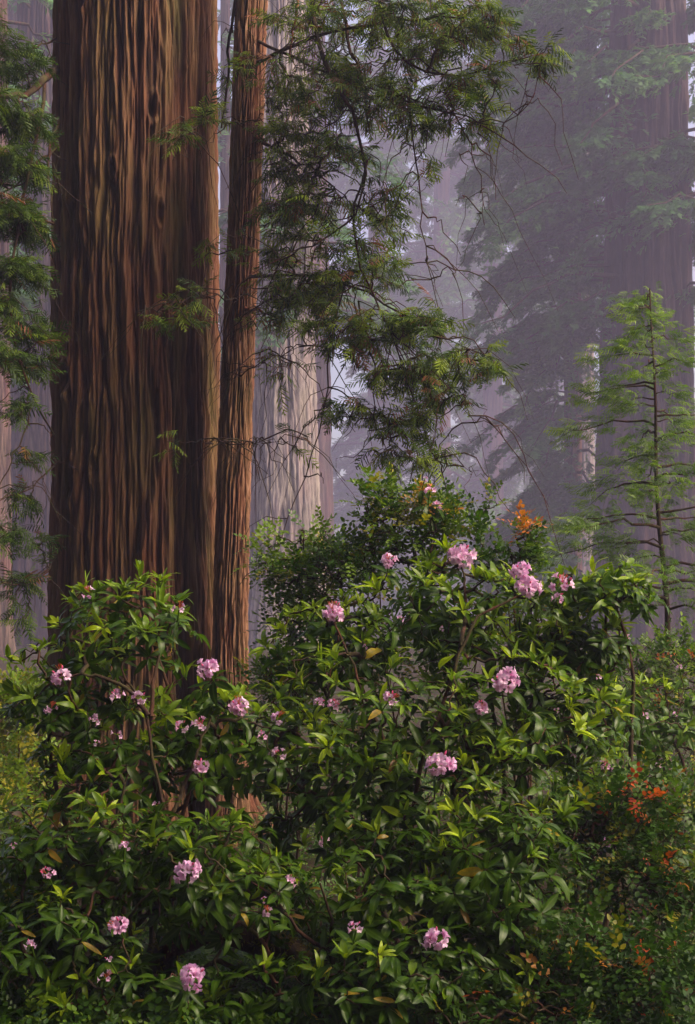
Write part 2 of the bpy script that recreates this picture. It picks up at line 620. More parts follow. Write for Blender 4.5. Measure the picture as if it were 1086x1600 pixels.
def make_ground():
    xs = np.concatenate([np.linspace(-230, -12, 40), np.linspace(-11.5, 11.5, 120), np.linspace(12, 230, 40)])
    ys = np.concatenate([np.linspace(-40, 4, 14), np.linspace(4.5, 30, 130), np.linspace(31, 470, 60)])
    X, Y = np.meshgrid(xs, ys)
    V = np.stack([X, Y, ground_z(X, Y)], -1).reshape(-1, 3)
    nx, ny = len(xs), len(ys)
    i, j = np.meshgrid(np.arange(ny - 1), np.arange(nx - 1), indexing='ij')
    a = i * nx + j
    MB().add(V, np.stack([a, a + 1, a + nx + 1, a + nx], -1).reshape(-1, 4)).build('ground', M['ground'], kind='structure')


make_ground()


# ------------------------------------------------------------------ trunks with furrowed bark
def trunk_mesh(path, rad, zs, ncol, depth, freq, seed, dense=True, lobes=0.05, extra=None, stretch=0.034):
    """path(z)->(x,y), rad(z)->r; bark ridges are real relief, finer on the side that faces the camera."""
    zs = np.asarray(zs, float)
    if dense:
        a = np.concatenate([np.linspace(-PI / 2 - R(105), -PI / 2 + R(105), int(ncol * 0.82), endpoint=False),
                            np.linspace(-PI / 2 + R(105), -PI / 2 + R(255), ncol - int(ncol * 0.82), endpoint=False)])
    else:
        a = np.arange(ncol) * 2 * PI / ncol
    Z, A = np.meshgrid(zs, a, indexing='ij')
    r0 = rad(Z)
    cx, cy_ = path(Z)
    rm = float(np.median(rad(zs)))
    p = np.stack([np.cos(A) * rm, np.sin(A) * rm, Z], -1)
    wp = p * np.array([0.9, 0.9, 0.35])
    warp = np.stack([noise3(wp * 1.2, seed + 1), noise3(wp * 1.2, seed + 2), np.zeros_like(Z)], -1) * 0.045
    warp += np.stack([noise3(wp * 4, seed + 3), noise3(wp * 4, seed + 4), np.zeros_like(Z)], -1) * 0.022
    q = (p + warp) * np.array([1, 1, stretch])
    n1 = 1 - np.abs(noise3(q * freq, seed + 10)) * 2.2
    n2 = 1 - np.abs(noise3(q * freq * 2.3 + 7, seed + 11)) * 2.2
    n3 = noise3(q * np.array([1, 1, 2.0]) * freq * 4.5, seed + 12) + 0.8 * np.minimum(noise3(p * np.array([2.0, 2.0, 0.16]) * freq * 1.2, seed + 14), 0)
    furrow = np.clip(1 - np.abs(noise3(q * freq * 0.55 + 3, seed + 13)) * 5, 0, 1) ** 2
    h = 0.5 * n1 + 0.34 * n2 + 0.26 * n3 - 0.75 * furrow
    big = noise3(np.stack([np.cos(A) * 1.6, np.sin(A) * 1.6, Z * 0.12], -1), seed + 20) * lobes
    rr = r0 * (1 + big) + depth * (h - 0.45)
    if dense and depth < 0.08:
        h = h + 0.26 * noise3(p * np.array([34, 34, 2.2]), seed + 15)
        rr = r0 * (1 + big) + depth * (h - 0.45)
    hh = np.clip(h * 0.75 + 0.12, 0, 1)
    if extra is not None:
        dr, dh = extra(A, Z)
        rr = rr + dr
        hh = np.clip(hh + dh, 0, 1)
    V = np.stack([cx + np.cos(A) * rr, cy_ + np.sin(A) * rr, Z], -1)
    nz, nc = Z.shape
    i, j = np.meshgrid(np.arange(nz - 1), np.arange(nc), indexing='ij')
    j2 = (j + 1) % nc
    Q = np.stack([i * nc + j, i * nc + j2, (i + 1) * nc + j2, (i + 1) * nc + j], -1).reshape(-1, 4)
    return MB().add(V.reshape(-1, 3), Q, None, hh.ravel())


def knot(A, Z, a0, z0, ra, rz, dep):
    d = np.sqrt(((A - a0) / ra) ** 2 + ((Z - z0) / rz) ** 2)
    return -dep * np.exp(-d ** 2 * 1.2) + dep * 0.6 * np.exp(-((d - 1.7) ** 2) * 3)


MAIN_D = 16.0
mx, my = (213 - CU) / F * MAIN_D, MAIN_D


def zpx(v, d=MAIN_D):
    return CAMZ + (HV - v) / F * d


def main_extra(A, Z):
    f = -PI / 2
    g0 = f + R(39) + 0.03 * np.sin(Z * 0.8)
    wdt = 0.07 + 0.10 * np.exp(-(Z - 1.5) / 2.2).clip(0, 3)
    g = np.exp(-((A - g0) / wdt) ** 2)
    dr = -(0.07 + 0.13 * np.exp(-np.clip(Z - 1.5, 0, 99) / 2.0)) * g
    dh = -0.25 * g
    for u, v, ra, rz, dep in ((258, 210, .045, .10, .07), (195, 300, .03, .07, .05), (268, 365, .03, .10, .05), (120, 605, .05, .12, .07), (130, 760, .05, .14, .07),
                              (168, 745, .04, .10, .05), (145, 40, .04, .1, .05), (137, 270, .03, .12, .04), (235, 480, .10, .35, .05), (232, 540, .06, .35, .06), (118, 365, .03, .12, .04)):
        s = np.clip((u - 213) / 133, -0.98, 0.98)
        k = knot(A, Z, f + math.asin(s), zpx(v), ra, rz, dep)
        dr = dr + k
        dh = dh + np.minimum(k * 5, 0)
    # an inner strip that runs aslant near the foot, the split under it
    sl = f + R(12) + (Z - zpx(870)) * 0.22
    on = np.exp(-((Z - zpx(850)) / 0.6) ** 2)
    dr = dr + 0.05 * np.exp(-((A - sl) / 0.035) ** 2) * on - 0.05 * np.exp(-((A - sl + 0.09) / 0.05) ** 2) * on
    # root swellings
    dr = dr + 0.16 * np.exp(-np.clip(Z, -1, 99) / 0.9) * np.sin(A * 5 + 1.1)
    return dr, dh


main_base = np.array([mx, my, float(ground_z(mx, my))])
T_main = thing('redwood_tree', main_base, 'massive redwood with deeply furrowed reddish brown bark rising behind the left rhododendron', 'tree')
zs = np.concatenate([np.linspace(-0.6, 9.7, 430), np.linspace(9.9, 15, 20)])
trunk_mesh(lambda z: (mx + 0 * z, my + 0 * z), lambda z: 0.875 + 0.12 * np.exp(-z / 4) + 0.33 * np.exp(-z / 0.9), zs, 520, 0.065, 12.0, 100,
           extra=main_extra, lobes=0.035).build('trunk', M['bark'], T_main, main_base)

SD = 15.2
sl_v = np.array([-150, 0, 350, 550, 750, 950, 1150, 1300])
sl_u = np.array([396, 391, 379, 371, 364, 360, 357, 356]) + 0.0
sl_z = zpx(sl_v, SD)[::-1]
sl_x = ((sl_u - CU) / F * SD)[::-1]


def slender_path(z):
    return np.interp(z, sl_z, sl_x), SD - 0.0 + 0.02 * z


sx0, sy0 = slender_path(np.array(0.0))
slender_base = np.array([float(sx0), float(sy0), float(ground_z(sx0, sy0))])
T_slender = thing('redwood_tree', slender_base, 'slender leaning redwood close beside the massive trunk, its long mossy limbs hanging to the right', 'tree')
zs = np.concatenate([np.linspace(-0.5, 9.6, 400), np.linspace(9.8, 13, 14)])
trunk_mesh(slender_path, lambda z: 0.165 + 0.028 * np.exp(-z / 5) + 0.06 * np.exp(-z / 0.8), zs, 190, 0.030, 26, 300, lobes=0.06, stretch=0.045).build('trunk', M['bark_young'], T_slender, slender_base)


# ------------------------------------------------------------------ hanging conifer boughs near the two trunks
def limb(T, base, pts, r0, r1, mat='twig', name='limb', n=14):
    """One limb as a tube through pts, softly bent."""
    pts = np.asarray(pts, float)
    s = np.concatenate([[0], np.cumsum(np.linalg.norm(np.diff(pts, axis=0), axis=1))])
    t = np.linspace(0, s[-1], n)
    q = np.stack([np.interp(t, s, pts[:, k]) for k in range(3)], -1)
    for _ in range(2):
        q[1:-1] = (q[:-2] + q[1:-1] * 2 + q[2:]) / 4
    q[1:-1] += rng.normal(size=(n - 2, 3)) * 0.012
    MB().tubes(q[None], np.linspace(r0, r1, n)[None], 6).build(name, M[mat], T, base)
    return q


def blob_points(blobs, thin=1.0, rng=rng):
    """(u, v, ru, rv, depth, depth radius, count): points in a flattened cloud, in layers."""
    out = []
    for (u, v, ru, rv, d, rd, n) in blobs:
        n = max(2, int(n * thin))
        c = P(u, v, d)
        k = d / F
        nl = max(1, int(round(rv * k / 0.22)))
        lay = (rng.integers(0, nl, n) + 0.5) / nl * 2 - 1
        th = rng.uniform(0, 2 * PI, n)
        rr = np.sqrt(rng.uniform(0, 1, n))
        x = np.cos(th) * rr * ru * k
        y = np.sin(th) * rr * rd
        z = lay * rv * k + rng.normal(size=n) * 0.07 - np.abs(x) * 0.12
        out.append(c + np.stack([x, y, z], -1))
    return np.concatenate(out)


def boughs(T, base, wood, blobs, mat, size=(0.26, 0.46), n_parts=300, r_tip=0.0028, moss_n=0, tint=(0.0, 0.9), templ=SPRAY, dead=0.06, per_tip=2, thin=1.0, arcs=0):
    tips = blob_points(blobs, thin)
    ch, dr, ld = grow(wood, tips, sag=-0.03, jit=0.07)
    MB().tubes(ch, r_tip * np.maximum(ld, 1) ** 0.42, 4).build('twigs', M['twig'], T, base, kind='stuff')
    N = len(tips)
    mb, count = MB(), 0
    sel = np.argsort(tips[:, 1] + rng.normal(size=N) * 0.5)
    P_all, M_all, A_all, K_all = [], [], [], []
    for k in range(per_tip):
        d = dr.copy()
        d[:, 2] *= 0.35
        ang = rng.normal(size=N) * (0.45 + 0.5 * k)
        c, s = np.cos(ang), np.sin(ang)
        d = unit(np.stack([d[:, 0] * c - d[:, 1] * s, d[:, 0] * s + d[:, 1] * c, d[:, 2] - 0.16 + rng.normal(size=N) * 0.26], -1))
        nrm = unit(np.array([0, -0.2, 1.0]) + rng.normal(size=(N, 3)) * 0.5)
        sc = rng.uniform(*size, N)
        P_all.append(tips - d * 0.05 - (ch[:, 4] - ch[:, 3]) * k * 0.5)
        M_all.append(frames(d, nrm) * sc[:, None, None])
        a = rng.uniform(*tint, N) ** 1.3
        a = np.where(rng.uniform(size=N) < dead, rng.uniform(0.92, 1.0, N), np.minimum(a, 0.86))
        A_all.append(a)
        K_all.append(rng.integers(0, len(templ), N))
    Pa, Ma, Aa, Ka = map(np.concatenate, (P_all, M_all, A_all, K_all))
    order = np.argsort(Pa[:, 1])
    parts = order[:n_parts]
    rest = order[n_parts:]
    lev = np.array([0.08, 0.3, 0.5, 0.7, 0.84, 0.96])
    cache = {}
    for i in parts:
        li = int(np.argmin(np.abs(lev - Aa[i])))
        key = (int(Ka[i]), li)
        if key not in cache:
            cache[key] = MB().scatter(templ[key[0]], np.eye(3)[None], np.zeros((1, 3)), np.array([lev[li]])).build('spray', M[mat], T, (0, 0, 0))
            o = cache[key]
        else:
            o = cache[key].copy()
            COL.objects.link(o)
            o.parent = T
        m4 = np.eye(4)
        m4[:3, :3] = Ma[i]
        m4[:3, 3] = Pa[i] - base
        o.matrix_local = Matrix(m4.tolist())
    if len(rest):
        for k in range(len(templ)):
            r_ = rest[Ka[rest] == k]
            mb.scatter(templ[k], Ma[r_], Pa[r_], Aa[r_])
        mb.build('foliage', M[mat], T, base, kind='stuff')
    if arcs:
        pk = rng.integers(0, len(wood), arcs)
        st = wood[pk]
        az_, L = rng.uniform(0, 2 * PI, arcs), rng.uniform(0.25, 1.1, arcs) 
        t = np.linspace(0, 1, 9)
        up, dn = rng.uniform(-0.1, 0.5, arcs), rng.uniform(0.5, 1.3, arcs)
        q = st[:, None] + np.stack([np.cos(az_)[:, None] * (L[:, None] * t * 0.8), np.sin(az_)[:, None] * (L[:, None] * t * 0.35), L[:, None] * (up[:, None] * t - dn[:, None] * t ** 2)], -1)
        q[:, 1:] += np.cumsum(rng.normal(size=(arcs, 8, 3)) * 0.030, axis=1)
        MB().tubes(q, np.linspace(1, 0.35, 9)[None] * rng.uniform(0.004, 0.009, (arcs, 1)), 4).build('bare_twigs', M['twig'], T, base, kind='stuff')
    if moss_n:
        pk = rng.integers(0, N, moss_n)
        st = ch[pk, rng.integers(1, 4, moss_n)]
        L = rng.uniform(0.04, 0.2, moss_n) * rng.uniform(0.4, 1, moss_n)
        t = np.linspace(0, 1, 4)
        pts = st[:, None, :] + np.stack([rng.normal(size=(moss_n, 1)) * 0.02 * t, rng.normal(size=(moss_n, 1)) * 0.02 * t, -L[:, None] * t], -1)
        MB().tubes(pts, np.broadcast_to(np.array([0.006, 0.010, 0.007, 0.002]), (moss_n, 4)) * rng.uniform(0.5, 1.3, (moss_n, 1)), 3, rng.uniform(0, 1, moss_n)).build('moss', M['moss'], T, base, kind='stuff')


wood = []
L_ = lambda rows, r0, r1, mat='twig', d=None: wood.append(limb(T_slender, slender_base, PS(rows, d), r0, r1, mat))
L_([(398, 100, 15.3), (470, 62, 14.6), (560, 40, 14.1), (680, 22, 13.6), (800, 34, 13.2)], .022, .005)
L_([(400, 62, 15.3), (480, 100, 14.6), (560, 134, 14.2), (640, 152, 13.8), (720, 182, 13.4), (770, 196, 13.2)], .02, .004)
L_([(478, -60, 14.4), (492, 40, 14.2), (505, 105, 14.1), (545, 160, 14.0), (574, 230, 13.9), (576, 290, 13.8), (556, 335, 13.8)], .03, .010)
L_([(520, -60, 14.6), (546, 60, 14.4), (566, 130, 14.3), (578, 205, 14.2)], .024, .009)
L_([(585, -60, 13.9), (602, 60, 13.8), (642, 112, 13.6), (700, 126, 13.5), (760, 108, 13.3), (850, 82, 13.1)], .020, .004)
L_([(396, 215, 15.3), (440, 240, 14.8), (500, 268, 14.3), (540, 306, 14.0)], .018, .005)
L_([(388, 432, 15.2), (470, 426, 14.5), (540, 442, 14.0), (620, 482, 13.5), (700, 534, 13.2), (780, 562, 13.0)], .02, .004)
L_([(574, 250, 13.9), (545, 340, 13.8), (562, 420, 13.6), (600, 500, 13.5), (640, 600, 13.4), (672, 705, 13.3)], .014, .004)
L_([(556, 335, 13.8), (500, 380, 13.7), (440, 402, 13.8), (408, 476, 14.2)], .011, .003)
L_([(640, 150, 13.5), (650, 260, 13.4), (656, 340, 13.3), (670, 420, 13.3), (686, 486, 13.2)], .009, .004)
L_([(690, 130, 13.4), (722, 200, 13.3), (744, 250, 13.2), (756, 300, 13.2), (757, 352, 13.2)], .009, .003)
L_([(640, 160, 13.6), (700, 176, 13.3), (770, 198, 13.1), (825, 178, 13.0), (838, 140, 13.0), (845, 100, 13.0)], .009, .003)
L_([(540, 440, 14.0), (512, 560, 13.8), (508, 660, 13.8), (470, 760, 13.8), (430, 880, 13.9)], .010, .004)
L_([(560, 470, 13.7), (590, 580, 13.5), (580, 660, 13.4), (640, 715, 13.3)], .010, .003)
L_([(600, 500, 13.5), (650, 560, 13.2), (700, 600, 13.1), (745, 660, 13.0)], .008, .002)
L_([(640, 715, 13.3), (690, 722, 13.2), (748, 735, 13.1)], .006, .002)
L_([(472, -40, 14.8), (462, 30, 14.7), (452, 90, 14.7)], .016, .011, 'twig_red')
L_([(400, 212, 15.2), (425, 232, 15.0), (446, 246, 14.9)], .016, .008, 'twig_red')
L_([(378, 482, 15.2), (410, 486, 14.9), (432, 494, 14.8)], .016, .009, 'twig_red')
L_([(375, 470, 15.2), (330, 462, 14.6), (270, 470, 14.2), (232, 496, 14.0)], .009, .003)
L_([(385, 190, 15.2), (330, 190, 14.6), (290, 205, 14.2), (262, 232, 14.0)], .009, .003)
L_([(365, 690, 15.0), (310, 688, 14.4), (262, 690, 14.0)], .006, .002)
L_([(372, 590, 15.0), (420, 560, 14.4), (480, 540, 14.0)], .007, .002)
L_([(362, 690, 15.0), (400, 690, 14.4), (450, 690, 14.0)], .006, .002)
L_([(380, -60, 15.2), (356, 60, 15.4), (358, 140, 15.6), (346, 200, 15.8)], .022, .012)
wood = np.concatenate(wood)
hb = [  # u, v, ru, rv, d, rd, n
    (440, 22, 42, 30, 14.7, .4, 26), (540, 22, 70, 34, 14.2, .6, 60), (650, 26, 80, 34, 13.8, .6, 80), (752, 28, 50, 26, 13.3, .4, 45), (850, 86, 24, 26, 13.1, .2, 16), (808, 66, 24, 14, 13.1, .2, 8),
    (480, 110, 84, 24, 14.6, .6, 70), (440, 150, 50, 24, 14.9, .4, 36), (540, 160, 70, 26, 14.2, .5, 44), (648, 84, 40, 16, 13.7, .4, 22), (738, 122, 48, 26, 13.4, .4, 40), (640, 160, 64, 24, 13.7, .5, 40),
    (738, 178, 34, 14, 13.3, .3, 22), (670, 190, 50, 14, 13.5, .3, 20), (470, 205, 62, 24, 14.5, .5, 46), (530, 240, 50, 30, 14.1, .4, 34), (450, 270, 46, 30, 14.5, .4, 30), (500, 310, 60, 24, 14.1, .4, 30),
    (598, 310, 36, 24, 13.8, .3, 24), (612, 350, 34, 16, 13.7, .3, 18), (672, 258, 14, 12, 13.3, .15, 5), (440, 350, 40, 30, 14.3, .4, 22), (540, 380, 50, 26, 13.9, .4, 24),
    (450, 440, 58, 28, 14.4, .5, 56), (530, 430, 50, 30, 13.9, .4, 36), (600, 420, 40, 26, 13.6, .4, 26), (520, 505, 60, 30, 13.8, .4, 34), (600, 500, 56, 34, 13.5, .4, 44), (668, 500, 44, 22, 13.3, .3, 30),
    (690, 560, 52, 24, 13.2, .3, 40), (760, 568, 34, 18, 13.0, .25, 20), (620, 580, 60, 34, 13.4, .4, 50), (690, 620, 50, 18, 13.2, .3, 26), (560, 640, 44, 30, 13.6, .3, 26), (640, 660, 54, 26, 13.3, .35, 38),
    (660, 710, 40, 18, 13.2, .25, 24), (600, 710, 36, 16, 13.4, .3, 12), (508, 645, 10, 20, 13.8, .1, 5), (270, 492, 40, 16, 14.1, .2, 14), (300, 462, 34, 8, 14.3, .2, 8), (285, 205, 26, 20, 14.2, .2, 9), (320, 180, 20, 26, 14.5, .2, 9),
    (262, 690, 20, 6, 14.0, .1, 4), (440, 560, 40, 8, 14.2, .2, 6), (430, 590, 16, 8, 14.2, .1, 3), (440, 690, 22, 6, 14.1, .1, 4), (430, 235, 30, 60, 14.8, .3, 30), (445, 320, 50, 50, 14.5, .4, 40), (430, 400, 30, 50, 14.6, .3, 26), (470, 470, 60, 50, 14.2, .4, 40), (560, 540, 60, 50, 13.8, .4, 40), (580, 120, 80, 50, 14.3, .5, 50), (700, 60, 60, 30, 13.6, .4, 30), (382, 100, 14, 30, 14.9, .2, 8), (378, 385, 26, 14, 14.8, .2, 8), (330, 392, 14, 8, 14.6, .15, 4), (400, 500, 30, 12, 14.6, .2, 8), (352, 150, 8, 60, 15.7, .2, 6)]
hb = [(u + 10 if 395 < u < 485 else u, v, ru * .95, *k) for u, v, ru, *k in hb]
boughs(T_slender, slender_base, wood, hb, 'conifer', moss_n=700, size=(0.15, 0.30), thin=1.2, tint=(0.05, 1.3), arcs=380)

wood = []
L_ = lambda rows, r0, r1, mat='twig', d=None: wood.append(limb(T_main, main_base, PS(rows, d), r0, r1, mat))
L_([(100, 98, 15.8), (72, 122, 15.2), (48, 148, 14.6), (-20, 150, 14.0)], .055, .02)
L_([(70, 125, 15.2), (62, 200, 14.9), (36, 290, 14.6), (20, 380, 14.5), (16, 480, 14.4), (24, 570, 14.4), (50, 630, 14.6), (85, 680, 15.0)], .022, .009)
L_([(92, 190, 15.4), (74, 230, 15.2), (78, 290, 15.0), (84, 350, 15.0)], .020, .008)
L_([(90, 230, 15.4), (60, 250, 15.0), (10, 300, 14.6), (-40, 330, 14.4)], .016, .006)
L_([(50, 632, 14.6), (30, 700, 14.4), (0, 760, 14.3), (-30, 800, 14.2)], .010, .004)
L_([(85, 728, 15.2), (50, 760, 14.6), (0, 782, 14.2), (-40, 800, 14.0)], .010, .004)
L_([(80, 880, 15.2), (48, 915, 14.6), (0, 912, 14.2)], .010, .004)
L_([(88, 60, 15.6), (40, 80, 15.0), (-20, 70, 14.6)], .012, .004)
wood = np.concatenate(wood)
lb = [(30, 92, 50, 18, 14.6, .4, 34), (55, 190, 40, 22, 14.8, .4, 34), (10, 170, 34, 26, 14.4, .4, 34), (30, 255, 50, 30, 14.6, .5, 56), (20, 330, 46, 30, 14.5, .5, 56), (55, 350, 30, 40, 14.8, .4, 30), (40, 420, 40, 34, 14.6, .4, 44),
      (10, 470, 28, 30, 14.4, .3, 24), (50, 510, 40, 26, 14.6, .4, 32), (20, 560, 34, 28, 14.4, .4, 26), (62, 570, 22, 26, 14.8, .3, 14), (40, 640, 30, 20, 14.5, .3, 10), (50, 712, 26, 8, 14.6, .3, 7), (45, 775, 24, 12, 14.6, .3, 9),
      (20, 830, 30, 20, 14.3, .3, 14), (70, 850, 16, 26, 14.9, .2, 8), (45, 905, 34, 14, 14.6, .3, 14), (36, 955, 20, 10, 14.5, .2, 6), (-30, 300, 30, 200, 14.3, .4, 40), (5, 40, 20, 20, 15, .3, 8)]
lb = [(u - 8, v, ru * .85, *k) for u, v, ru, *k in lb]
boughs(T_main, main_base, wood, lb, 'conifer', moss_n=0, tint=(0.0, 0.8), dead=0.03, size=(0.15, 0.31), thin=1.9, arcs=40)


# ------------------------------------------------------------------ trees behind
FS = 2.1                                             # spacing of the trees beyond the clearing


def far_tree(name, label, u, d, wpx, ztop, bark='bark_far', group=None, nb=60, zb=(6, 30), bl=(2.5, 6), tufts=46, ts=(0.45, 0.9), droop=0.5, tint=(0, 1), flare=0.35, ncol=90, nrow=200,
             lean=0.0, depth=None, az=None, mat='conifer_far', freq=None, crown_top=None):
    d, ztop = d * FS, CAMZ + (ztop - CAMZ) * FS
    zb = tuple(CAMZ + (z - CAMZ) * FS for z in zb)
    bl, ts = tuple(b * FS for b in bl), tuple(b * FS for b in ts)
    depth = depth and depth * FS
    freq = freq and freq / FS
    x, y = (u - CU) / F * d, d
    r = wpx / F * d * 0.5
    g = float(ground_z(x, y))
    base = np.array([x, y, g])
    T = thing(name, base, label, 'tree', group)
    path = lambda z: (x + lean * z, y + 0 * z)
    zs_ = np.linspace(g - 0.8, ztop, nrow)
    trunk_mesh(path, lambda z: r * (1 - 0.35 * np.clip((z - g) / ztop, 0, 1) ** 1.2) * (1 + flare * np.exp(-(z - g) / (r * 1.6))), zs_, ncol, depth or r * 0.10, freq or 4.4 / max(r, .2), int(u * 7 + d) % 997, dense=True, lobes=0.07,
               stretch=0.06).build('trunk', M[bark], T, base)
    if nb:
        zb_ = rng.uniform(*zb, nb)
        azs = rng.uniform(0, 2 * PI, nb) if az is None else rng.normal(az[0], az[1], nb)
        LB = rng.uniform(*bl, nb)
        if crown_top:
            LB = LB * np.clip(1.15 - (zb_ - zb[0]) / (crown_top - zb[0]), 0.12, 1)
        t = np.linspace(0, 1, 7)
        dirs = np.stack([np.cos(azs), np.sin(azs)], -1)
        rise = rng.uniform(-0.1, 0.35, nb)
        pts = np.zeros((nb, 7, 3))
        pts[:, :, 0] = x + lean * zb_[:, None] + dirs[:, 0:1] * (r * 0.5 + LB[:, None] * t)
        pts[:, :, 1] = y + dirs[:, 1:2] * (r * 0.5 + LB[:, None] * t)
        pts[:, :, 2] = zb_[:, None] + LB[:, None] * (rise[:, None] * t - droop * t * t)
        pts[:, 1:] += rng.normal(size=(nb, 6, 3)) * 0.03 * LB[:, None, None]
        MB().tubes(pts, (0.018 * LB)[:, None] * (1 - 0.85 * t)[None], 4).build('branches', M['twig'], T, base, kind='stuff')
        k = np.repeat(np.arange(nb), tufts)
        tt = rng.uniform(0.18, 1.0, len(k)) ** 0.8
        f = tt * 6
        i0 = np.minimum(f.astype(int), 5)
        fr = (f - i0)[:, None]
        c = pts[k, i0] * (1 - fr) + pts[k, i0 + 1] * fr
        side = np.stack([-dirs[k, 1], dirs[k, 0]], -1)
        off = rng.normal(size=len(k)) * 0.16 * LB[k] * (1.1 - tt)
        c[:, 0] += side[:, 0] * off
        c[:, 1] += side[:, 1] * off
        c[:, 2] -= np.abs(off) * 0.35 + rng.exponential(0.12, len(k)) * 0.06 * LB[k] * 5
        dd = np.concatenate([dirs[k] + side * (np.sign(off) * rng.uniform(0.2, 1.1, len(k)))[:, None], rng.uniform(-0.9, 0.05, (len(k), 1))], -1)
        nrm = unit(np.array([0, 0, 1.0]) + rng.normal(size=(len(k), 3)) * 0.4)
        A = np.clip(rng.uniform(*tint, nb)[k] * 0.6 + rng.uniform(*tint, len(k)) * 0.4, 0, 1)
        mb = MB()
        kk = rng.integers(0, len(TUFT), len(k))
        Mx = frames(dd, nrm) * rng.uniform(*ts, len(k))[:, None, None]
        for q in range(len(TUFT)):
            s = kk == q
            mb.scatter(TUFT[q], Mx[s], c[s], A[s])
        mb.build('crown', M[mat], T, base)
    return T


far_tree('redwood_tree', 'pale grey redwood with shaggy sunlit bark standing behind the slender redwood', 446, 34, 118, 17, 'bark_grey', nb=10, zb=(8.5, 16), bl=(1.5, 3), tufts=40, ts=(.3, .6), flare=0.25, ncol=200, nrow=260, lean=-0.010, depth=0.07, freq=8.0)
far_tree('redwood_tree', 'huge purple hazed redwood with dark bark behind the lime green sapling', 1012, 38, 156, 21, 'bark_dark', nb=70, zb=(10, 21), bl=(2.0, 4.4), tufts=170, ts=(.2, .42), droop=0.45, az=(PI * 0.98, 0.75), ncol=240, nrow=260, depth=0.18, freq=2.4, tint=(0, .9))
far_tree('redwood_tree', 'dark redwood with drooping misty boughs just beside the huge hazed one', 895, 41, 30, 22, nb=170, zb=(2.4, 23), bl=(1.2, 3.3), tufts=150, ts=(.18, .40), droop=0.6, az=(PI * 1.15, 1.1), tint=(0, .9), ncol=60, nrow=120)
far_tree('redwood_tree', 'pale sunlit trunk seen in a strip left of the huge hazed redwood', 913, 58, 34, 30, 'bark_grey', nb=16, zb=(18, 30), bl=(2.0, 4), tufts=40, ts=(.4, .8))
far_tree('redwood_tree', 'hazy redwood leafy to the ground in the middle of the misty gap', 690, 110, 30, 58, nb=120, zb=(5, 56), bl=(4, 9), tufts=90, ts=(.6, 1.2), droop=0.6, ncol=50, nrow=100)
far_tree('redwood_tree', 'faint grey trunk beyond the hanging boughs above the pale redwood', 478, 62, 84, 34, nb=26, zb=(14, 34), bl=(3, 6), tufts=50, ts=(.5, 1), ncol=80, nrow=150)
far_tree('redwood_tree', 'faint leafy redwood deep in the mist right of the hanging boughs', 770, 96, 34, 50, nb=120, zb=(6, 48), bl=(3, 7), tufts=90, ts=(.5, 1.0), droop=0.6, ncol=50, nrow=100)
far_tree('redwood_tree', 'faint hazy redwood trunk just right of the pale grey redwood', 590, 118, 34, 62, nb=100, zb=(8, 60), bl=(4, 9), tufts=80, ts=(.7, 1.3), droop=0.6, ncol=50, nrow=100)
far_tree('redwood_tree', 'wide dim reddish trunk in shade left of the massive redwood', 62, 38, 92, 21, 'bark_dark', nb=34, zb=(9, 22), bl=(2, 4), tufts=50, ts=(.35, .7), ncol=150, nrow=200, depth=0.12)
far_tree('redwood_tree', 'pale tan trunk at the very left edge beyond the shaded boughs', -6, 28, 50, 15, 'bark_far', nb=10, zb=(9, 15), bl=(1.5, 3), tufts=40, ts=(.3, .6), ncol=90, nrow=160)
far_tree('redwood_tree', 'sunlit yellow green tree high behind the upper left boughs', 20, 50, 24, 30, nb=60, zb=(15, 29), bl=(2, 4), tufts=46, ts=(.4, .8), tint=(.5, 1), ncol=40, nrow=80)
far_tree('redwood_tree', 'leafy redwood showing in the gap between the massive and the slender redwood', 352, 46, 20, 26, nb=70, zb=(4, 25), bl=(1.2, 2.4), tufts=50, ts=(.35, .7), droop=0.5, ncol=40, nrow=80, tint=(.2, 1))
far_tree('redwood_tree', 'leafy redwood reaching in over the huge hazed trunk from the edge', 1150, 36, 50, 21, nb=46, zb=(10, 20), bl=(2.0, 4.2), tufts=130, ts=(.2, .45), droop=0.45, tint=(.3, 1), ncol=60, nrow=100)


def far_forest():
    mb, tr = MB(), MB()
    for i in range(30):
        d = rng.uniform(280, 440)
        x = rng.uniform(-0.42, 0.42) * d
        h = rng.uniform(50, 92)
        g = float(ground_z(x, d))
        t = np.linspace(0, 1, 6)
        pts = np.stack([np.full(6, x), np.full(6, d), g - 1 + t * (h + 1)], -1)
        tr.tubes(pts[None], (rng.uniform(1.0, 2.4) * (1.1 - t))[None], 10, 0.6)
        n = 900
        z = rng.uniform(0.12, 1, n) ** 0.9
        a = rng.uniform(0, 2 * PI, n)
        rr = np.sqrt(rng.uniform(0.05, 1, n)) * 8.5 * (1.12 - z)
        c = np.stack([x + np.cos(a) * rr, d + np.sin(a) * rr, g + z * h - rr * 0.5], -1)
        dd = np.stack([np.cos(a), np.sin(a), rng.uniform(-1, -0.1, n)], -1)
        mb.scatter(TUFT[i % 3], frames(dd, unit(np.array([0, 0, 1.]) + rng.normal(size=(n, 3)) * .4)) * rng.uniform(1.6, 3.2, n)[:, None, None], c, rng.uniform(0, 1, n))
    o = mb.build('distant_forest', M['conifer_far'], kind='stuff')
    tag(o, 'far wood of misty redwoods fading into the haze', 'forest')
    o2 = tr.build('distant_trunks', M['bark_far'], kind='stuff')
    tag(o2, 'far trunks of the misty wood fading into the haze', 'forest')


far_forest()


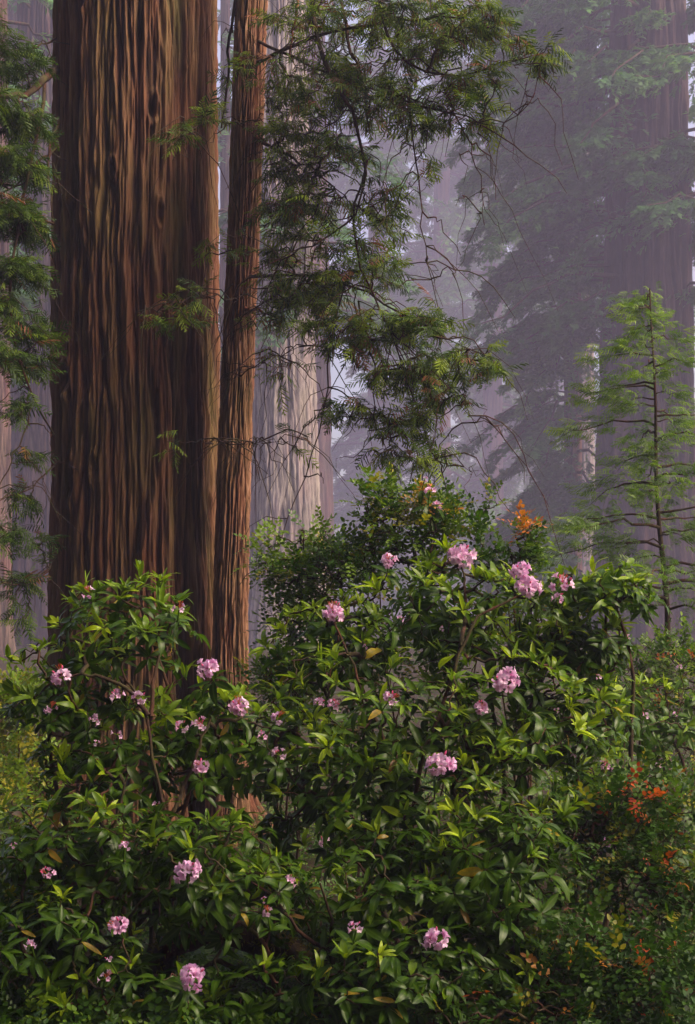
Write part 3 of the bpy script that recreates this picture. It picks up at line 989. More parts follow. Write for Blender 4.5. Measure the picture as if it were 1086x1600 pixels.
def shade_grove():
    """Trees added out of view to shade the foreground; open to the right."""
    mb, tr = MB(), MB()
    for x, y, r, h in ((9.5, -3.5, .9, 40), (13, -4, 1.0, 44), (-7.5, -1, .9, 40), (-9, 4.5, 1.0, 46), (3, -6, .8, 36), (-9, -6, 1.0, 44), (-3, -11, 1.3, 48), (6, -9, 1.0, 40), (-14, 6, 1.2, 46), (14, -14, 1.4, 50), (-20, -9, 1.3, 48), (2, -22, 1.5, 52), (-24, 16, 1.4, 48), (-13, -22, 1.3, 50), (24, -24, 1.4, 50)):
        g = float(ground_z(x, y))
        t = np.linspace(0, 1, 10)
        pts = np.stack([np.full(10, float(x)), np.full(10, float(y)), g - .5 + t * h], -1)
        tr.tubes(pts[None], (r * (1.05 - t))[None], 16, 0.6)
        n = 2600
        z = rng.uniform(0.14, 1, n)
        a = rng.uniform(0, 2 * PI, n)
        rr = np.sqrt(rng.uniform(0.05, 1, n)) * 5.0 * (1.1 - z) + r * .5
        c = np.stack([x + np.cos(a) * rr, y + np.sin(a) * rr, g + z * h - rr * .4], -1)
        dd = np.stack([np.cos(a), np.sin(a), rng.uniform(-.9, 0, n)], -1)
        mb.scatter(TUFT[int(abs(x)) % 3], frames(dd, unit(np.array([0, 0, 1.]) + rng.normal(size=(n, 3)) * .4)) * rng.uniform(.9, 1.7, n)[:, None, None], c, rng.uniform(0, 1, n))
    tag(mb.build('shade_crowns', M['conifer_far'], kind='stuff'), 'needle crowns of unseen trees added to shade the clearing', 'forest')
    tag(tr.build('shade_trunks', M['bark_far'], kind='stuff'), 'trunks of unseen trees added to shade the clearing', 'forest')


shade_grove()  # unseen trees, put in to darken the foreground and the near haze


# ------------------------------------------------------------------ the lime green sapling
def sapling(u, d, v_top, label, nb, spread, tint=(0.2, 1), seed=5, mat='lime', vlow=1000, r=0.042):
    rs = np.random.default_rng(seed)
    x, y = (u - CU) / F * d, d
    g = float(ground_z(x, y))
    base = np.array([x, y, g])
    T = thing('conifer_sapling', base, label, 'tree')
    zt = zpx(v_top, d)
    t = np.linspace(0, 1, 16)
    stem = np.stack([x + 0.07 * np.sin(t * 5) - 0.05 * t + 0.02 * np.sin(t * 17), y + 0.03 * np.sin(t * 5), g - 0.2 + (zt - g + 0.2) * t], -1)
    MB().tubes(stem[None], (r * (1.05 - t) + 0.004)[None], 8).build('trunk', M['twig'], T, base)
    zl = zpx(vlow, d)
    wood, blob = [], []
    pts = []
    mbb = MB()
    for i in range(nb):
        f = (i + rs.uniform(0, 1)) / nb
        z = zl + (zt - zl) * f
        a = rs.uniform(0, 2 * PI)
        L = spread * (1.08 - f) ** 0.7 * rs.uniform(0.3, 1.3)
        tt = np.linspace(0, 1, 8)
        xs_ = np.interp(z, stem[:, 2], stem[:, 0])
        q = np.stack([xs_ + math.cos(a) * L * tt, y + math.sin(a) * L * tt, z + L * (0.22 * tt - 0.32 * tt * tt)], -1)
        q[1:] += rs.normal(size=(7, 3)) * 0.015
        MB().tubes(q[None], (0.010 * (1.1 - tt) * (0.4 + L))[None], 5).build('branch', M['twig'], T, base)
        n = int(9 + 44 * L)
        ft = rs.uniform(0.35, 1.0, n)
        c = np.stack([np.interp(ft, tt, q[:, k]) for k in range(3)], -1)
        sd = np.array([-math.sin(a), math.cos(a), 0])
        off = rs.normal(size=n) * 0.26 * L * (1.2 - ft)
        c += sd * off[:, None] + np.array([0, 0, 1]) * (rs.normal(size=n) * 0.06)[:, None]
        dd = np.array([math.cos(a), math.sin(a), 0.0]) + sd * (np.sign(off) * rs.uniform(0.1, 1.0, n))[:, None] + np.array([0, 0, 1]) * rs.uniform(-0.4, 0.5, n)[:, None]
        pts.append((c, dd, np.clip(rs.uniform(*tint, n) * (0.3 + 0.45 * f) + (ft - .6) * 0.5, 0, 1)))
    c, dd, A = (np.concatenate(k) for k in zip(*pts))
    N = len(c)
    nrm = unit(np.array([0, -0.35, 1.0]) + rs.normal(size=(N, 3)) * 0.5)
    Mx = frames(dd, nrm) * rs.uniform(0.12, 0.22, N)[:, None, None]
    order = np.argsort(c[:, 1])
    kk = rs.integers(0, 3, N)
    lev = np.array([0.1, 0.35, 0.6, 0.85])
    cache = {}
    for i in order[:250]:
        key = (int(kk[i]), int(np.argmin(np.abs(lev - A[i]))))
        if key not in cache:
            o = cache[key] = MB().scatter(SPRAY[key[0]], np.eye(3)[None], np.zeros((1, 3)), np.array([lev[key[1]]])).build('spray', M[mat], T)
        else:
            o = cache[key].copy()
            COL.objects.link(o)
            o.parent = T
        m4 = np.eye(4)
        m4[:3, :3] = Mx[i]
        m4[:3, 3] = c[i] - base
        o.matrix_local = Matrix(m4.tolist())
    rest = order[250:]
    if len(rest):
        mb = MB()
        for k in range(3):
            s = rest[kk[rest] == k]
            mb.scatter(SPRAY[k], Mx[s], c[s], A[s])
        mb.build('foliage', M[mat], T, base, kind='stuff')


sapling(1036, 14.0, 452, 'young conifer with lime green tips and a thin dark stem before the huge hazed trunk', 58, 1.2, vlow=960)


# ------------------------------------------------------------------ rhododendrons
def blossom_template(seed, petals=5):
    """One open flower, its mouth on +z, about one unit across."""
    r = np.random.default_rng(seed)
    V, B, Q = [], [], []
    for p in range(petals):
        a0 = 2 * PI * p / petals + r.uniform(-0.1, 0.1)
        c0 = len(V)
        for i, (rad, z) in enumerate(((0.05, -0.30), (0.16, -0.08), (0.34, 0.06), (0.50, 0.05 + r.uniform(-.08, .08)))):
            wd = (0.6, 0.62, 0.58, 0.34)[i]
            for j, s in enumerate((-1, 0, 1)):
                a = a0 + s * wd
                ruf = r.uniform(-0.05, 0.05) if i > 1 else 0
                rr_ = rad * (1 if s == 0 else (0.97 if i < 3 else 0.86))
                V.append((rr_ * math.cos(a), rr_ * math.sin(a), z + ruf + (0.04 * i / 3 if s else 0)))
                B.append((0, 0.3, 0.75, 1.0)[i])
        for i in range(3):
            for j in range(2):
                k = c0 + i * 3 + j
                Q.append((k, k + 3, k + 4, k + 1))
    return T4(V, Q, (), B)


BLOSSOM = [MB().scatter(blossom_template(s), np.eye(3)[None], np.zeros((1, 3)), np.array([f])) for s, f in ((1, 0.0), (2, 0.15), (3, 0.4))]


def bud_mb(a):
    mb = MB()
    t = np.linspace(0, 1, 5)
    mb.tubes(np.stack([np.zeros(5), np.zeros(5), t * 1.0], -1)[None] + np.array([0.0, 0, 0]), (np.array([0.05, 0.16, 0.22, 0.17, 0.01]))[None], 6, a)
    return mb


def filament_mb():
    mb = MB()
    t = np.linspace(0, 1, 4)
    rs = np.random.default_rng(3)
    n = 7
    an = rs.uniform(0, 2 * PI, n)
    sp = rs.uniform(0.1, 0.45, n)
    pts = np.stack([np.cos(an)[:, None] * sp[:, None] * t ** 1.5, np.sin(an)[:, None] * sp[:, None] * t ** 1.5, np.broadcast_to(t, (n, 4)) * 0.9], -1)
    mb.tubes(pts, np.broadcast_to(np.array([0.03, 0.02, 0.02, 0.035]), (n, 4)), 3, rs.uniform(0, 1, n))
    return mb


_SRC = {}


def piece(key, name, mb, mat, T):
    """A repeated piece: built once, then copied with shared mesh data."""
    if key not in _SRC:
        o = _SRC[key] = mb().build(name, M[mat], T)
    else:
        o = _SRC[key].copy()
        COL.objects.link(o)
        o.parent = T
    return o


def truss(T, base, pos, axis, rad, kind):
    """A flower head: stalks as the part, blossoms, buds and spent filaments as its pieces."""
    axis = unit(axis)
    n = {'full': 18, 'open': 11, 'loose': 6, 'bud': 6, 'spent': 4, 'few': 3}[kind]
    fl = rad * {'full': 0.95, 'open': 0.98, 'loose': 1.0, 'bud': 0.9, 'spent': 0.9, 'few': 1.0}[kind]
    tmp = unit(np.cross(axis, np.array([0.3, 0.9, 0.1])))
    tmp2 = np.cross(axis, tmp)
    dirs = []
    for i in range(n):
        f = (i + 0.5) / n
        th = math.acos(1 - f * (1.25 if kind == 'full' else 1.05))
        ph = i * 2.399 + random.uniform(-.3, .3)
        dirs.append(axis * math.cos(th) + (tmp * math.cos(ph) + tmp2 * math.sin(ph)) * math.sin(th))
    dirs = np.array(dirs)
    dirs = dirs - axis * (dirs @ axis)[:, None] * 0.38
    dirs += rng.normal(size=dirs.shape) * 0.16
    st = MB()
    t = np.linspace(0, 1, 3)
    core = pos - axis * rad * 0.3
    pts = core + dirs[:, None, :] * (t[None, :, None] * rad * 0.75)
    st.tubes(pts, np.broadcast_to(np.array([0.003, 0.002, 0.002]), (n, 3)), 3, 0.7)
    st.tubes(np.stack([core - axis * 0.10 + t[:, None] * axis * 0.10])[None].reshape(1, 3, 3), np.full((1, 3), 0.005), 4, 0.5)
    tr = st.build('flower_truss', M['rhodo'], T, pos)
    tr.location = pos - base

    def put(o, p, d, s):
        mm = frames(unit(np.cross(d, np.array([0.31, 0.2, 0.9])) + 1e-4), d)
        m4 = np.eye(4)
        m4[:3, :3] = mm * s
        m4[:3, 3] = p - pos
        o.parent = tr
        o.matrix_local = Matrix(m4.tolist())
    nbud = {'full': 1, 'open': 2, 'loose': 2, 'bud': 5, 'spent': 0, 'few': 1}[kind]
    for i in range(n):
        q = int(rng.integers(0, 3))
        d = dirs[i] + rng.normal(size=3) * 0.15
        put(piece('bl%d' % q, 'blossom', lambda: BLOSSOM[q], 'petal', tr), core + dirs[i] * rad * rng.uniform(0.8, 1.0), unit(d), fl * rng.uniform(0.85, 1.15))
    for i in range(nbud):
        d = unit(axis + (tmp * rng.uniform(-1, 1) + tmp2 * rng.uniform(-1, 1)) * 0.6)
        put(piece('bud', 'bud', lambda: bud_mb(0.8), 'bud', tr), core + d * rad * 0.9, d, rad * 0.45)
    if kind in ('spent', 'bud', 'open'):
        for i in range(2 if kind == 'spent' else 1):
            d = unit(axis + (tmp * rng.uniform(-1, 1) + tmp2 * rng.uniform(-1, 1)) * 0.35)
            put(piece('fil', 'stamen', filament_mb, 'spent', tr), core + d * rad * 0.3, d, rad * 1.25)


def whorl_leaves(pos, axis, young, n=9, size=(0.10, 0.17), rng=rng):
    """Leaves of the whorls at pos: returns matrices, places and tints."""
    W = len(pos)
    axis = unit(axis)
    ref = np.where(np.abs(axis[:, 2:3]) > 0.9, np.array([[1., 0, 0]]), np.array([[0, 0, 1.]]))
    e1 = unit(np.cross(axis, ref))
    e2 = np.cross(axis, e1)
    k = np.arange(n)
    ph = k[None] * 2.399 + rng.uniform(0, 6.28, (W, 1)) + rng.normal(size=(W, n)) * 0.25
    y = young[:, None]
    al = R(1) * ((82 + rng.normal(size=(W, n)) * 16) * (1 - y) + (38 + rng.normal(size=(W, n)) * 12) * y + (k[None] / n - 0.5) * -22)
    rad = e1[:, None] * np.cos(ph)[..., None] + e2[:, None] * np.sin(ph)[..., None]
    d = axis[:, None] * np.cos(al)[..., None] + rad * np.sin(al)[..., None]
    d[..., 2] -= (0.30 * (1 - y) + 0.02 * y) * rng.uniform(0.2, 1.6, (W, n))
    nrm = axis[:, None] * 1.0 + rng.normal(size=(W, n, 3)) * 0.22 - rad * 0.15
    sc = rng.uniform(*size, (W, n)) * rng.uniform(0.65, 1.2, (W, 1)) * (1 - 0.05 * y)
    p = pos[:, None] - axis[:, None] * (k[None, :, None] / n) * 0.035 + rad * 0.008
    keep = rng.uniform(size=(W, n)) > rng.uniform(0.02, 0.45, (W, 1))
    Mx = frames(d, nrm) * sc[..., None, None]
    Mx[..., :, 1] *= (1 - 0.28 * y)[..., None]
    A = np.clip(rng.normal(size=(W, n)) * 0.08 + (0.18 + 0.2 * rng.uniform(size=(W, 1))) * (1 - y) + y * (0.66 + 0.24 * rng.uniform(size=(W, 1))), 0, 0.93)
    A = np.where((rng.uniform(size=(W, n)) < 0.018) & (y < 0.3), rng.uniform(0.96, 1.0, (W, n)), A)
    return Mx[keep], p[keep], A[keep]


def rhododendron(label, root, lobes, flowers=(), young_top=0.95, n_parts=300, group='rhododendron bushes', size=(0.08, 0.155), extra=None, r_tip=0.0038, inner=0.35, wood=None, legs=(), dens=1.5):
    """lobes: (centre, radii, count) in metres. flowers: (u, v, d, r_px, kind)."""
    base = np.array([root[0], root[1], float(ground_z(root[0], root[1]))])
    T = thing('rhododendron', base, label, 'shrub', group)
    pos, ax, yo = [], [], []
    for c, rr, n in lobes:
        n = int(n * dens)
        c, rr = np.array(c, float), np.array(rr, float)
        d = unit(rng.normal(size=(n * 3, 3)))
        d[:, 1] -= 0.25                                   # rather more leaves on the lit, open side
        d = unit(d)
        d = d[d[:, 2] > -0.75][:n]
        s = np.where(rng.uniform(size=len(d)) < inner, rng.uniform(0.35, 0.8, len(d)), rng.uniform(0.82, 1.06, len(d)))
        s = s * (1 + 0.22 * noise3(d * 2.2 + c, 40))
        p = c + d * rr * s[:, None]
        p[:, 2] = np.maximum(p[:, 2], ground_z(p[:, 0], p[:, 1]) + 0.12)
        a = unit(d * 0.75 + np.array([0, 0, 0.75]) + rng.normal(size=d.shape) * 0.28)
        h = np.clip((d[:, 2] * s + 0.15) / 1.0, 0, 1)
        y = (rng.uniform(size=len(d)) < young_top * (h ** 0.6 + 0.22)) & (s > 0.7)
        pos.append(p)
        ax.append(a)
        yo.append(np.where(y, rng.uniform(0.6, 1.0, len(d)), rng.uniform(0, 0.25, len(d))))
    fp = []
    for (u, v, d, rp, kd) in flowers:
        c = P(u, v, d)
        fp.append(c)
    pos, ax, yo = np.concatenate(pos), np.concatenate(ax), np.concatenate(yo)
    if len(fp):
        fp = np.array(fp)
        fax = unit(np.stack([rng.normal(size=len(fp)) * 0.3, -0.55 + rng.normal(size=len(fp)) * 0.2, np.full(len(fp), 0.8)], -1))
        keep = np.ones(len(pos), bool)                    # leaves do not grow in front of an open flower head
        for (u, v, d, rp, kd), c in zip(flowers, fp):
            pu = CU + pos[:, 0] / pos[:, 1] * F
            pv = HV - (pos[:, 2] - CAMZ) / pos[:, 1] * F
            keep &= ~((np.hypot(pu - u, pv - v) < rp + 16) & (pos[:, 1] < d + 0.12))
        pos, ax, yo = pos[keep], ax[keep], yo[keep]
        pos = np.concatenate([pos, fp - fax * 0.10])
        ax = np.concatenate([ax, fax])
        yo = np.concatenate([yo, np.full(len(fp), 0.02)])
    # wood
    stems = []
    ns = 5
    for i in range(ns):
        c, rr, _ = lobes[i % len(lobes)]
        a = i * 2.4
        e = np.array(c) + np.array([math.cos(a) * rr[0] * .35, math.sin(a) * rr[1] * .35, -rr[2] * 0.35])
        b = base + np.array([math.cos(a) * 0.10, math.sin(a) * 0.10, -0.1])
        t = np.linspace(0, 1, 10)[:, None]
        q = b + (e - b) * t + np.array([math.cos(a) * 0.25, math.sin(a) * 0.25, 0.1]) * np.sin(PI * t) + rng.normal(size=(10, 3)) * 0.02
        stems.append(q)
        MB().tubes(q[None], np.linspace(0.024, 0.010, 10)[None], 7).build('stem', M['twig'], T, base)
    for rows in legs:
        q = PS(rows)
        s_ = np.linspace(0, 1, len(q))
        t = np.linspace(0, 1, 16)
        q = np.stack([np.interp(t, s_, q[:, i]) for i in range(3)], -1)
        q[1:-1] = (q[:-2] + 2 * q[1:-1] + q[2:]) / 4
        q[1:-1] += rng.normal(size=(14, 3)) * 0.006
        stems.append(q)
        MB().tubes(q[None], np.linspace(0.006, 0.015, 16)[None], 7).build('stem', M['twig'], T, base)
    wd = np.concatenate(stems)
    ch, dr, ld = grow(wd, pos, sag=0.02, jit=0.075)
    MB().tubes(ch, r_tip * np.maximum(ld, 1) ** 0.40, 5).build('branches', M['twig'], T, base, kind='stuff')
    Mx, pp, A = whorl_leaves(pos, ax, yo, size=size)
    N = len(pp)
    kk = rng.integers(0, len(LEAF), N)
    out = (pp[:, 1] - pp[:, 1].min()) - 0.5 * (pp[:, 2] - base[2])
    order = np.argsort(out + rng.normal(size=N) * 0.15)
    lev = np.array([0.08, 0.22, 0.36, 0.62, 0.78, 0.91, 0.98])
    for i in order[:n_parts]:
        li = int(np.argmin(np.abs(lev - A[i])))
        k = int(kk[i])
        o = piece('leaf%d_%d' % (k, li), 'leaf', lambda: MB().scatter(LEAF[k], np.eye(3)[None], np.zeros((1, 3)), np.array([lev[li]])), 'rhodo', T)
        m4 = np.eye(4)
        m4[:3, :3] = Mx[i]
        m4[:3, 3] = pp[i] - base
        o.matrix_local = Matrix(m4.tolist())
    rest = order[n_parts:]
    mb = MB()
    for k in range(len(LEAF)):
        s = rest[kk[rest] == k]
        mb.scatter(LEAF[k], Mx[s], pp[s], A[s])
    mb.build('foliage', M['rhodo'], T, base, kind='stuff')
    for (u, v, d, rp, kd), c, a in zip(flowers, fp, fax if len(fp) else ()):
        truss(T, base, c, a, rp / F * d * 0.84, kd)
    return T


def lobe(u, v, d, ru, rv, rd, n):
    k = d / F
    return (P(u, v, d), (ru * k, rd, rv * k), n)


# left bush before the massive trunk
rhododendron('tall left rhododendron whose crown stands against the foot of the massive redwood', (P(215, 1100, 9.3)[0], 9.3),
             [lobe(205, 985, 9.2, 110, 85, .45, 64), lobe(95, 1080, 9.1, 95, 85, .42, 60), lobe(318, 1125, 9.1, 85, 78, .42, 52), lobe(200, 1190, 9.0, 150, 110, .5, 80), lobe(375, 1180, 9.2, 85, 100, .4, 42)],
             [(323, 1042, 8.65, 19, 'full'), (95, 1055, 8.65, 18, 'open'), (280, 950, 8.75, 13, 'spent'), (140, 925, 8.8, 13, 'spent'), (373, 1102, 8.7, 18, 'open'), (435, 1121, 8.75, 15, 'spent'), (311, 1132, 8.6, 14, 'bud'),
              (283, 1135, 8.62, 13, 'loose'), (313, 1197, 8.55, 15, 'open'), (218, 1090, 8.6, 14, 'loose'), (182, 1087, 8.6, 13, 'loose'), (80, 1106, 8.6, 13, 'spent'), (150, 1125, 8.6, 11, 'loose'), (183, 1146, 8.55, 10, 'few'), (150, 1160, 8.55, 8, 'few'),
              (438, 1178, 8.75, 14, 'loose'), (410, 1150, 8.7, 12, 'few'), (245, 1258, 8.5, 10, 'few')],
             dens=1.25, legs=[[(190, 1045, 8.75), (212, 1080, 8.68), (232, 1120, 8.62), (240, 1200, 8.55), (262, 1290, 8.5), (288, 1350, 8.5), (300, 1480, 8.7)], [(72, 1060, 8.68), (140, 1050, 8.64), (200, 1072, 8.64), (232, 1118, 8.62)],
                   [(262, 985, 8.9), (240, 1050, 8.75), (236, 1120, 8.65)], [(200, 1210, 8.5), (180, 1290, 8.5), (150, 1330, 8.55), (130, 1420, 8.6)], [(330, 1120, 8.7), (300, 1200, 8.6), (262, 1290, 8.5)]])
# the large bush in the middle
rhododendron('largest rhododendron in the middle, with the topmost pink flower heads', (P(680, 1200, 9.8)[0], 9.8),
             [lobe(700, 965, 9.8, 150, 110, .6, 100), lobe(520, 1010, 9.9, 100, 85, .5, 60), lobe(610, 1130, 9.3, 190, 130, .65, 120), lobe(800, 1120, 9.4, 130, 140, .6, 105), lobe(700, 1270, 9.0, 200, 130, .6, 120), lobe(520, 1240, 9.1, 110, 120, .5, 66)],
             [(672, 765, 10.2, 11, 'loose'), (684, 790, 10.2, 10, 'loose'), (664, 748, 10.2, 7, 'few'), (720, 866, 9.6, 22, 'full'), (812, 889, 9.2, 19, 'full'), (828, 914, 9.15, 21, 'full'), (608, 875, 9.6, 15, 'open'), (520, 955, 9.4, 19, 'open'), (790, 1060, 8.8, 23, 'full'), (752, 1105, 8.78, 14, 'open'), (610, 1092, 8.65, 15, 'bud'),  # first three heads stand in for a violet sky gap
              (687, 1191, 8.45, 23, 'full'), (498, 1098, 8.9, 11, 'loose'), (522, 1102, 8.9, 13, 'bud'), (626, 966, 9.2, 8, 'few'), (690, 982, 9.2, 6, 'few'), (505, 1315, 8.55, 11, 'loose'), (570, 1010, 9.3, 6, 'few')],
             legs=[[(830, 926, 9.15), (800, 936, 9.1), (745, 962, 9.05), (722, 1010, 9.0), (700, 1080, 8.95), (660, 1180, 8.9), (640, 1300, 9.0)], [(722, 880, 9.6), (728, 940, 9.4), (722, 1010, 9.0)], [(520, 970, 9.4), (560, 1060, 9.2), (600, 1160, 9.0), (625, 1260, 8.9)],
                   [(430, 1180, 9.0), (470, 1230, 8.9), (540, 1260, 8.8), (620, 1330, 8.8)]])
# right arm of it: a separate bush
rhododendron('right rhododendron with upright pale green leaf tips reaching before the sapling', (P(880, 1150, 9.9)[0], 9.9),
             [lobe(935, 925, 9.5, 84, 38, .38, 50), lobe(890, 1000, 9.6, 90, 60, .4, 60), lobe(890, 1120, 9.6, 90, 90, .45, 60)],
             [(880, 911, 9.1, 20, 'bud'), (872, 934, 9.08, 12, 'loose'), (947, 1196, 9.1, 12, 'bud'), (895, 1180, 9.1, 7, 'few'), (870, 1110, 9.15, 7, 'few'), (935, 1058, 9.2, 7, 'few')], young_top=0.95)
rhododendron('low rhododendron at the lower left beneath the tall left one', (P(190, 1450, 8.6)[0], 8.7),
             [lobe(150, 1340, 8.5, 170, 110, .5, 100), lobe(330, 1370, 8.3, 150, 110, .45, 95), lobe(90, 1480, 8.1, 120, 90, .4, 60), lobe(210, 1560, 7.9, 110, 80, .35, 44), lobe(400, 1560, 8.0, 90, 60, .3, 26)],
             [(293, 1357, 7.85, 23, 'full'), (302, 1523, 7.45, 23, 'full'), (183, 1446, 7.75, 19, 'open'), (73, 1364, 8.0, 13, 'bud'), (418, 1425, 7.85, 12, 'spent'), (412, 1406, 7.85, 7, 'few'), (455, 1375, 7.95, 11, 'loose'), (195, 1320, 7.95, 10, 'loose'),
              (165, 1527, 7.6, 14, 'spent'), (170, 1499, 7.6, 8, 'few'), (48, 1475, 7.65, 10, 'loose'), (20, 1322, 8.1, 8, 'few')], young_top=0.30,  # few young leaves: shade near the ground put into the leaf colour
             legs=[[(300, 1420, 7.9), (330, 1450, 7.95), (380, 1440, 8.0), (420, 1480, 8.1), (430, 1560, 8.2)], [(500, 1380, 7.95), (520, 1450, 8.0), (500, 1520, 8.1), (520, 1590, 8.2)], [(380, 1370, 7.9), (430, 1400, 7.95), (470, 1460, 8.0), (520, 1490, 8.1), (540, 1570, 8.2)],
                   [(240, 1390, 7.95), (200, 1430, 8.0), (215, 1500, 8.1), (250, 1570, 8.2)]])
rhododendron('shaded glossy leaved rhododendron low in the middle below the largest one', (P(650, 1500, 8.5)[0], 8.6),
             [lobe(620, 1400, 8.4, 160, 110, .5, 100), lobe(780, 1370, 8.4, 120, 110, .5, 80), lobe(600, 1530, 7.9, 150, 80, .4, 70), lobe(760, 1500, 8.1, 110, 80, .4, 50)],
             [(680, 1465, 7.65, 21, 'full'), (557, 1450, 7.7, 13, 'loose')], young_top=0.22)  # young leaves kept few, so leaf colour darkens this low bush like shade
rhododendron('distant rhododendron with small pale pink flowers beside the sapling foot', (P(1010, 1150, 12.0)[0], 12.2),
             [lobe(1010, 1120, 12.0, 95, 70, .6, 60), lobe(950, 1230, 11.6, 90, 70, .6, 60)],
             [(1030, 1195, 11.2, 8, 'few'), (1008, 1118, 11.2, 8, 'few'), (1062, 1042, 11.4, 6, 'few'), (982, 995, 11.6, 6, 'few'), (1055, 1115, 11.3, 6, 'few'), (950, 1310, 10.6, 15, 'open')], young_top=0.5, n_parts=200)


# ------------------------------------------------------------------ huckleberries and other small leaved shrubs
def small_shrub(name, label, root, blobs, tint=(0.1, 0.8), hot=0.0, size=(0.10, 0.19), n_parts=200, mat='huckle', templ=SPRIG, yellow=0.05, cat='shrub', group=None, stemr=0.012, hot_zone=None):
    base = np.array([root[0], root[1], float(ground_z(root[0], root[1]))])
    T = thing(name, base, label, cat, group)
    pos = []
    for (u, v, ru, rv, d, rd, n) in blobs:
        k = d / F
        n = int(n * 1.7)
        q = unit(rng.normal(size=(n, 3))) * (rng.uniform(0.1, 1, (n, 1)) ** 0.45)
        q = P(u, v, d) + q * np.array([ru * k, rd, rv * k])
        q[:, 2] = np.maximum(q[:, 2], ground_z(q[:, 0], q[:, 1]) + 0.08)
        pos.append(q)
    pos = np.concatenate(pos)
    N = len(pos)
    c = pos.mean(0)
    stems = []
    for i in range(4):
        a = i * 1.7 + 0.4
        e = pos[rng.integers(0, N)]
        t = np.linspace(0, 1, 10)[:, None]
        b = base + np.array([math.cos(a) * .06, math.sin(a) * .06, -0.08])
        q = b + (e - b) * t + np.array([0, 0, 0.12]) * np.sin(PI * t) + rng.normal(size=(10, 3)) * 0.015
        stems.append(q)
        MB().tubes(q[None], np.linspace(stemr, stemr * .4, 10)[None], 5).build('stem', M['twig'], T, base)
    ch, dr, ld = grow(np.concatenate(stems), pos, sag=-0.05, jit=0.06)
    MB().tubes(ch, 0.0018 * np.maximum(ld, 1) ** 0.42, 4).build('branches', M['twig'], T, base, kind='stuff')
    d = unit(dr + rng.normal(size=(N, 3)) * 0.45 + np.array([0, 0, 0.12]))
    nrm = unit(np.array([0, -0.25, 1.0]) + rng.normal(size=(N, 3)) * 0.35)
    Mx = frames(d, nrm) * rng.uniform(*size, N)[:, None, None]
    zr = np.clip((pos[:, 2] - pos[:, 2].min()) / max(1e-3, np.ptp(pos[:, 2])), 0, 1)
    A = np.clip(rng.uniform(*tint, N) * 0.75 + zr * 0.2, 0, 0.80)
    A = np.where(rng.uniform(size=N) < yellow, rng.uniform(0.84, 0.9, N), A)
    A = np.where(rng.uniform(size=N) < hot, rng.uniform(0.93, 1.0, N), A)
    if hot_zone:
        for (hu, hv, hr, lo, hi) in hot_zone:
            pu = CU + pos[:, 0] / pos[:, 1] * F
            pv = HV - (pos[:, 2] - CAMZ) / pos[:, 1] * F
            A = np.where(np.hypot(pu - hu, (pv - hv) * 1.6) < hr, rng.uniform(lo, hi, N), A)
    kk = rng.integers(0, len(templ), N)
    order = np.argsort(pos[:, 1] + rng.normal(size=N) * .1)
    lev = np.array([0.1, 0.3, 0.5, 0.7, 0.8, 0.88, 0.94, 0.985])
    src = {}
    for i in order[:n_parts]:
        key = (int(kk[i]), int(np.argmin(np.abs(lev - A[i]))))
        if key not in src:
            o = src[key] = MB().scatter(templ[key[0]], np.eye(3)[None], np.zeros((1, 3)), np.array([lev[key[1]]])).build('leafy_twig', M[mat], T)
        else:
            o = src[key].copy()
            COL.objects.link(o)
            o.parent = T
        m4 = np.eye(4)
        m4[:3, :3] = Mx[i]
        m4[:3, 3] = pos[i] - base
        o.matrix_local = Matrix(m4.tolist())
    rest = order[n_parts:]
    if len(rest):
        mb = MB()
        for k in range(len(templ)):
            s = rest[kk[rest] == k]
            mb.scatter(templ[k], Mx[s], pos[s], A[s])
        mb.build('foliage', M[mat], T, base, kind='stuff')
    return T


def px(u, v, d):
    p = P(u, v, d)
    return (p[0], p[1])


HG = 'huckleberry bushes'
small_shrub('huckleberry_bush', 'tall huckleberry with orange new leaves rising behind the topmost flower heads', px(640, 1100, 10.6),
            [(650, 830, 90, 60, 10.5, .35, 170), (600, 790, 40, 50, 10.5, .25, 60), (690, 800, 40, 28, 10.4, .2, 40), (560, 880, 80, 50, 10.6, .4, 110), (748, 830, 10, 50, 10.4, .08, 16), (770, 785, 10, 12, 10.4, .06, 6), (650, 1000, 120, 90, 10.7, .4, 120)],
            tint=(.25, .9), group=HG, yellow=.08, hot_zone=[(655, 785, 18, .88, .95), (710, 800, 8, .90, .94), (640, 815, 20, .84, .9)])
small_shrub('huckleberry_bush', 'huckleberry with salmon orange shoots between the flower heads and the misty gap', px(830, 1100, 10.2),
            [(825, 860, 26, 40, 10.1, .15, 36), (818, 828, 14, 12, 10.1, .08, 9), (845, 838, 8, 8, 10.1, .06, 4), (790, 880, 50, 30, 10.2, .25, 50), (830, 990, 90, 80, 10.3, .35, 110)], tint=(.2, .85), group=HG,
            hot_zone=[(822, 822, 15, .94, .96), (848, 840, 6, .94, .97)], n_parts=60)
small_shrub('huckleberry_bush', 'sprawling huckleberry of small bright leaves at the foot of the pale grey redwood', px(450, 1150, 11),
            [(450, 890, 50, 26, 11, .4, 60), (408, 870, 16, 30, 10.9, .2, 18), (505, 850, 20, 36, 10.9, .2, 26), (470, 840, 12, 22, 10.9, .15, 9), (540, 880, 40, 36, 10.9, .3, 50), (430, 845, 8, 16, 10.9, .1, 5), (480, 970, 74, 64, 11, .5, 150), (450, 1070, 62, 60, 10.7, .4, 130), (480, 900, 50, 50, 10.9, .3, 70)], tint=(.4, 1.0), group=HG, yellow=.05)
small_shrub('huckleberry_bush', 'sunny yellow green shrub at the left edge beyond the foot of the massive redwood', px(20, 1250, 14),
            [(20, 1150, 60, 80, 14, .5, 170), (10, 1250, 60, 60, 13.6, .5, 120), (30, 1090, 40, 30, 14, .4, 60)], tint=(.75, 1.0), group=HG, yellow=.3, size=(.14, .26))
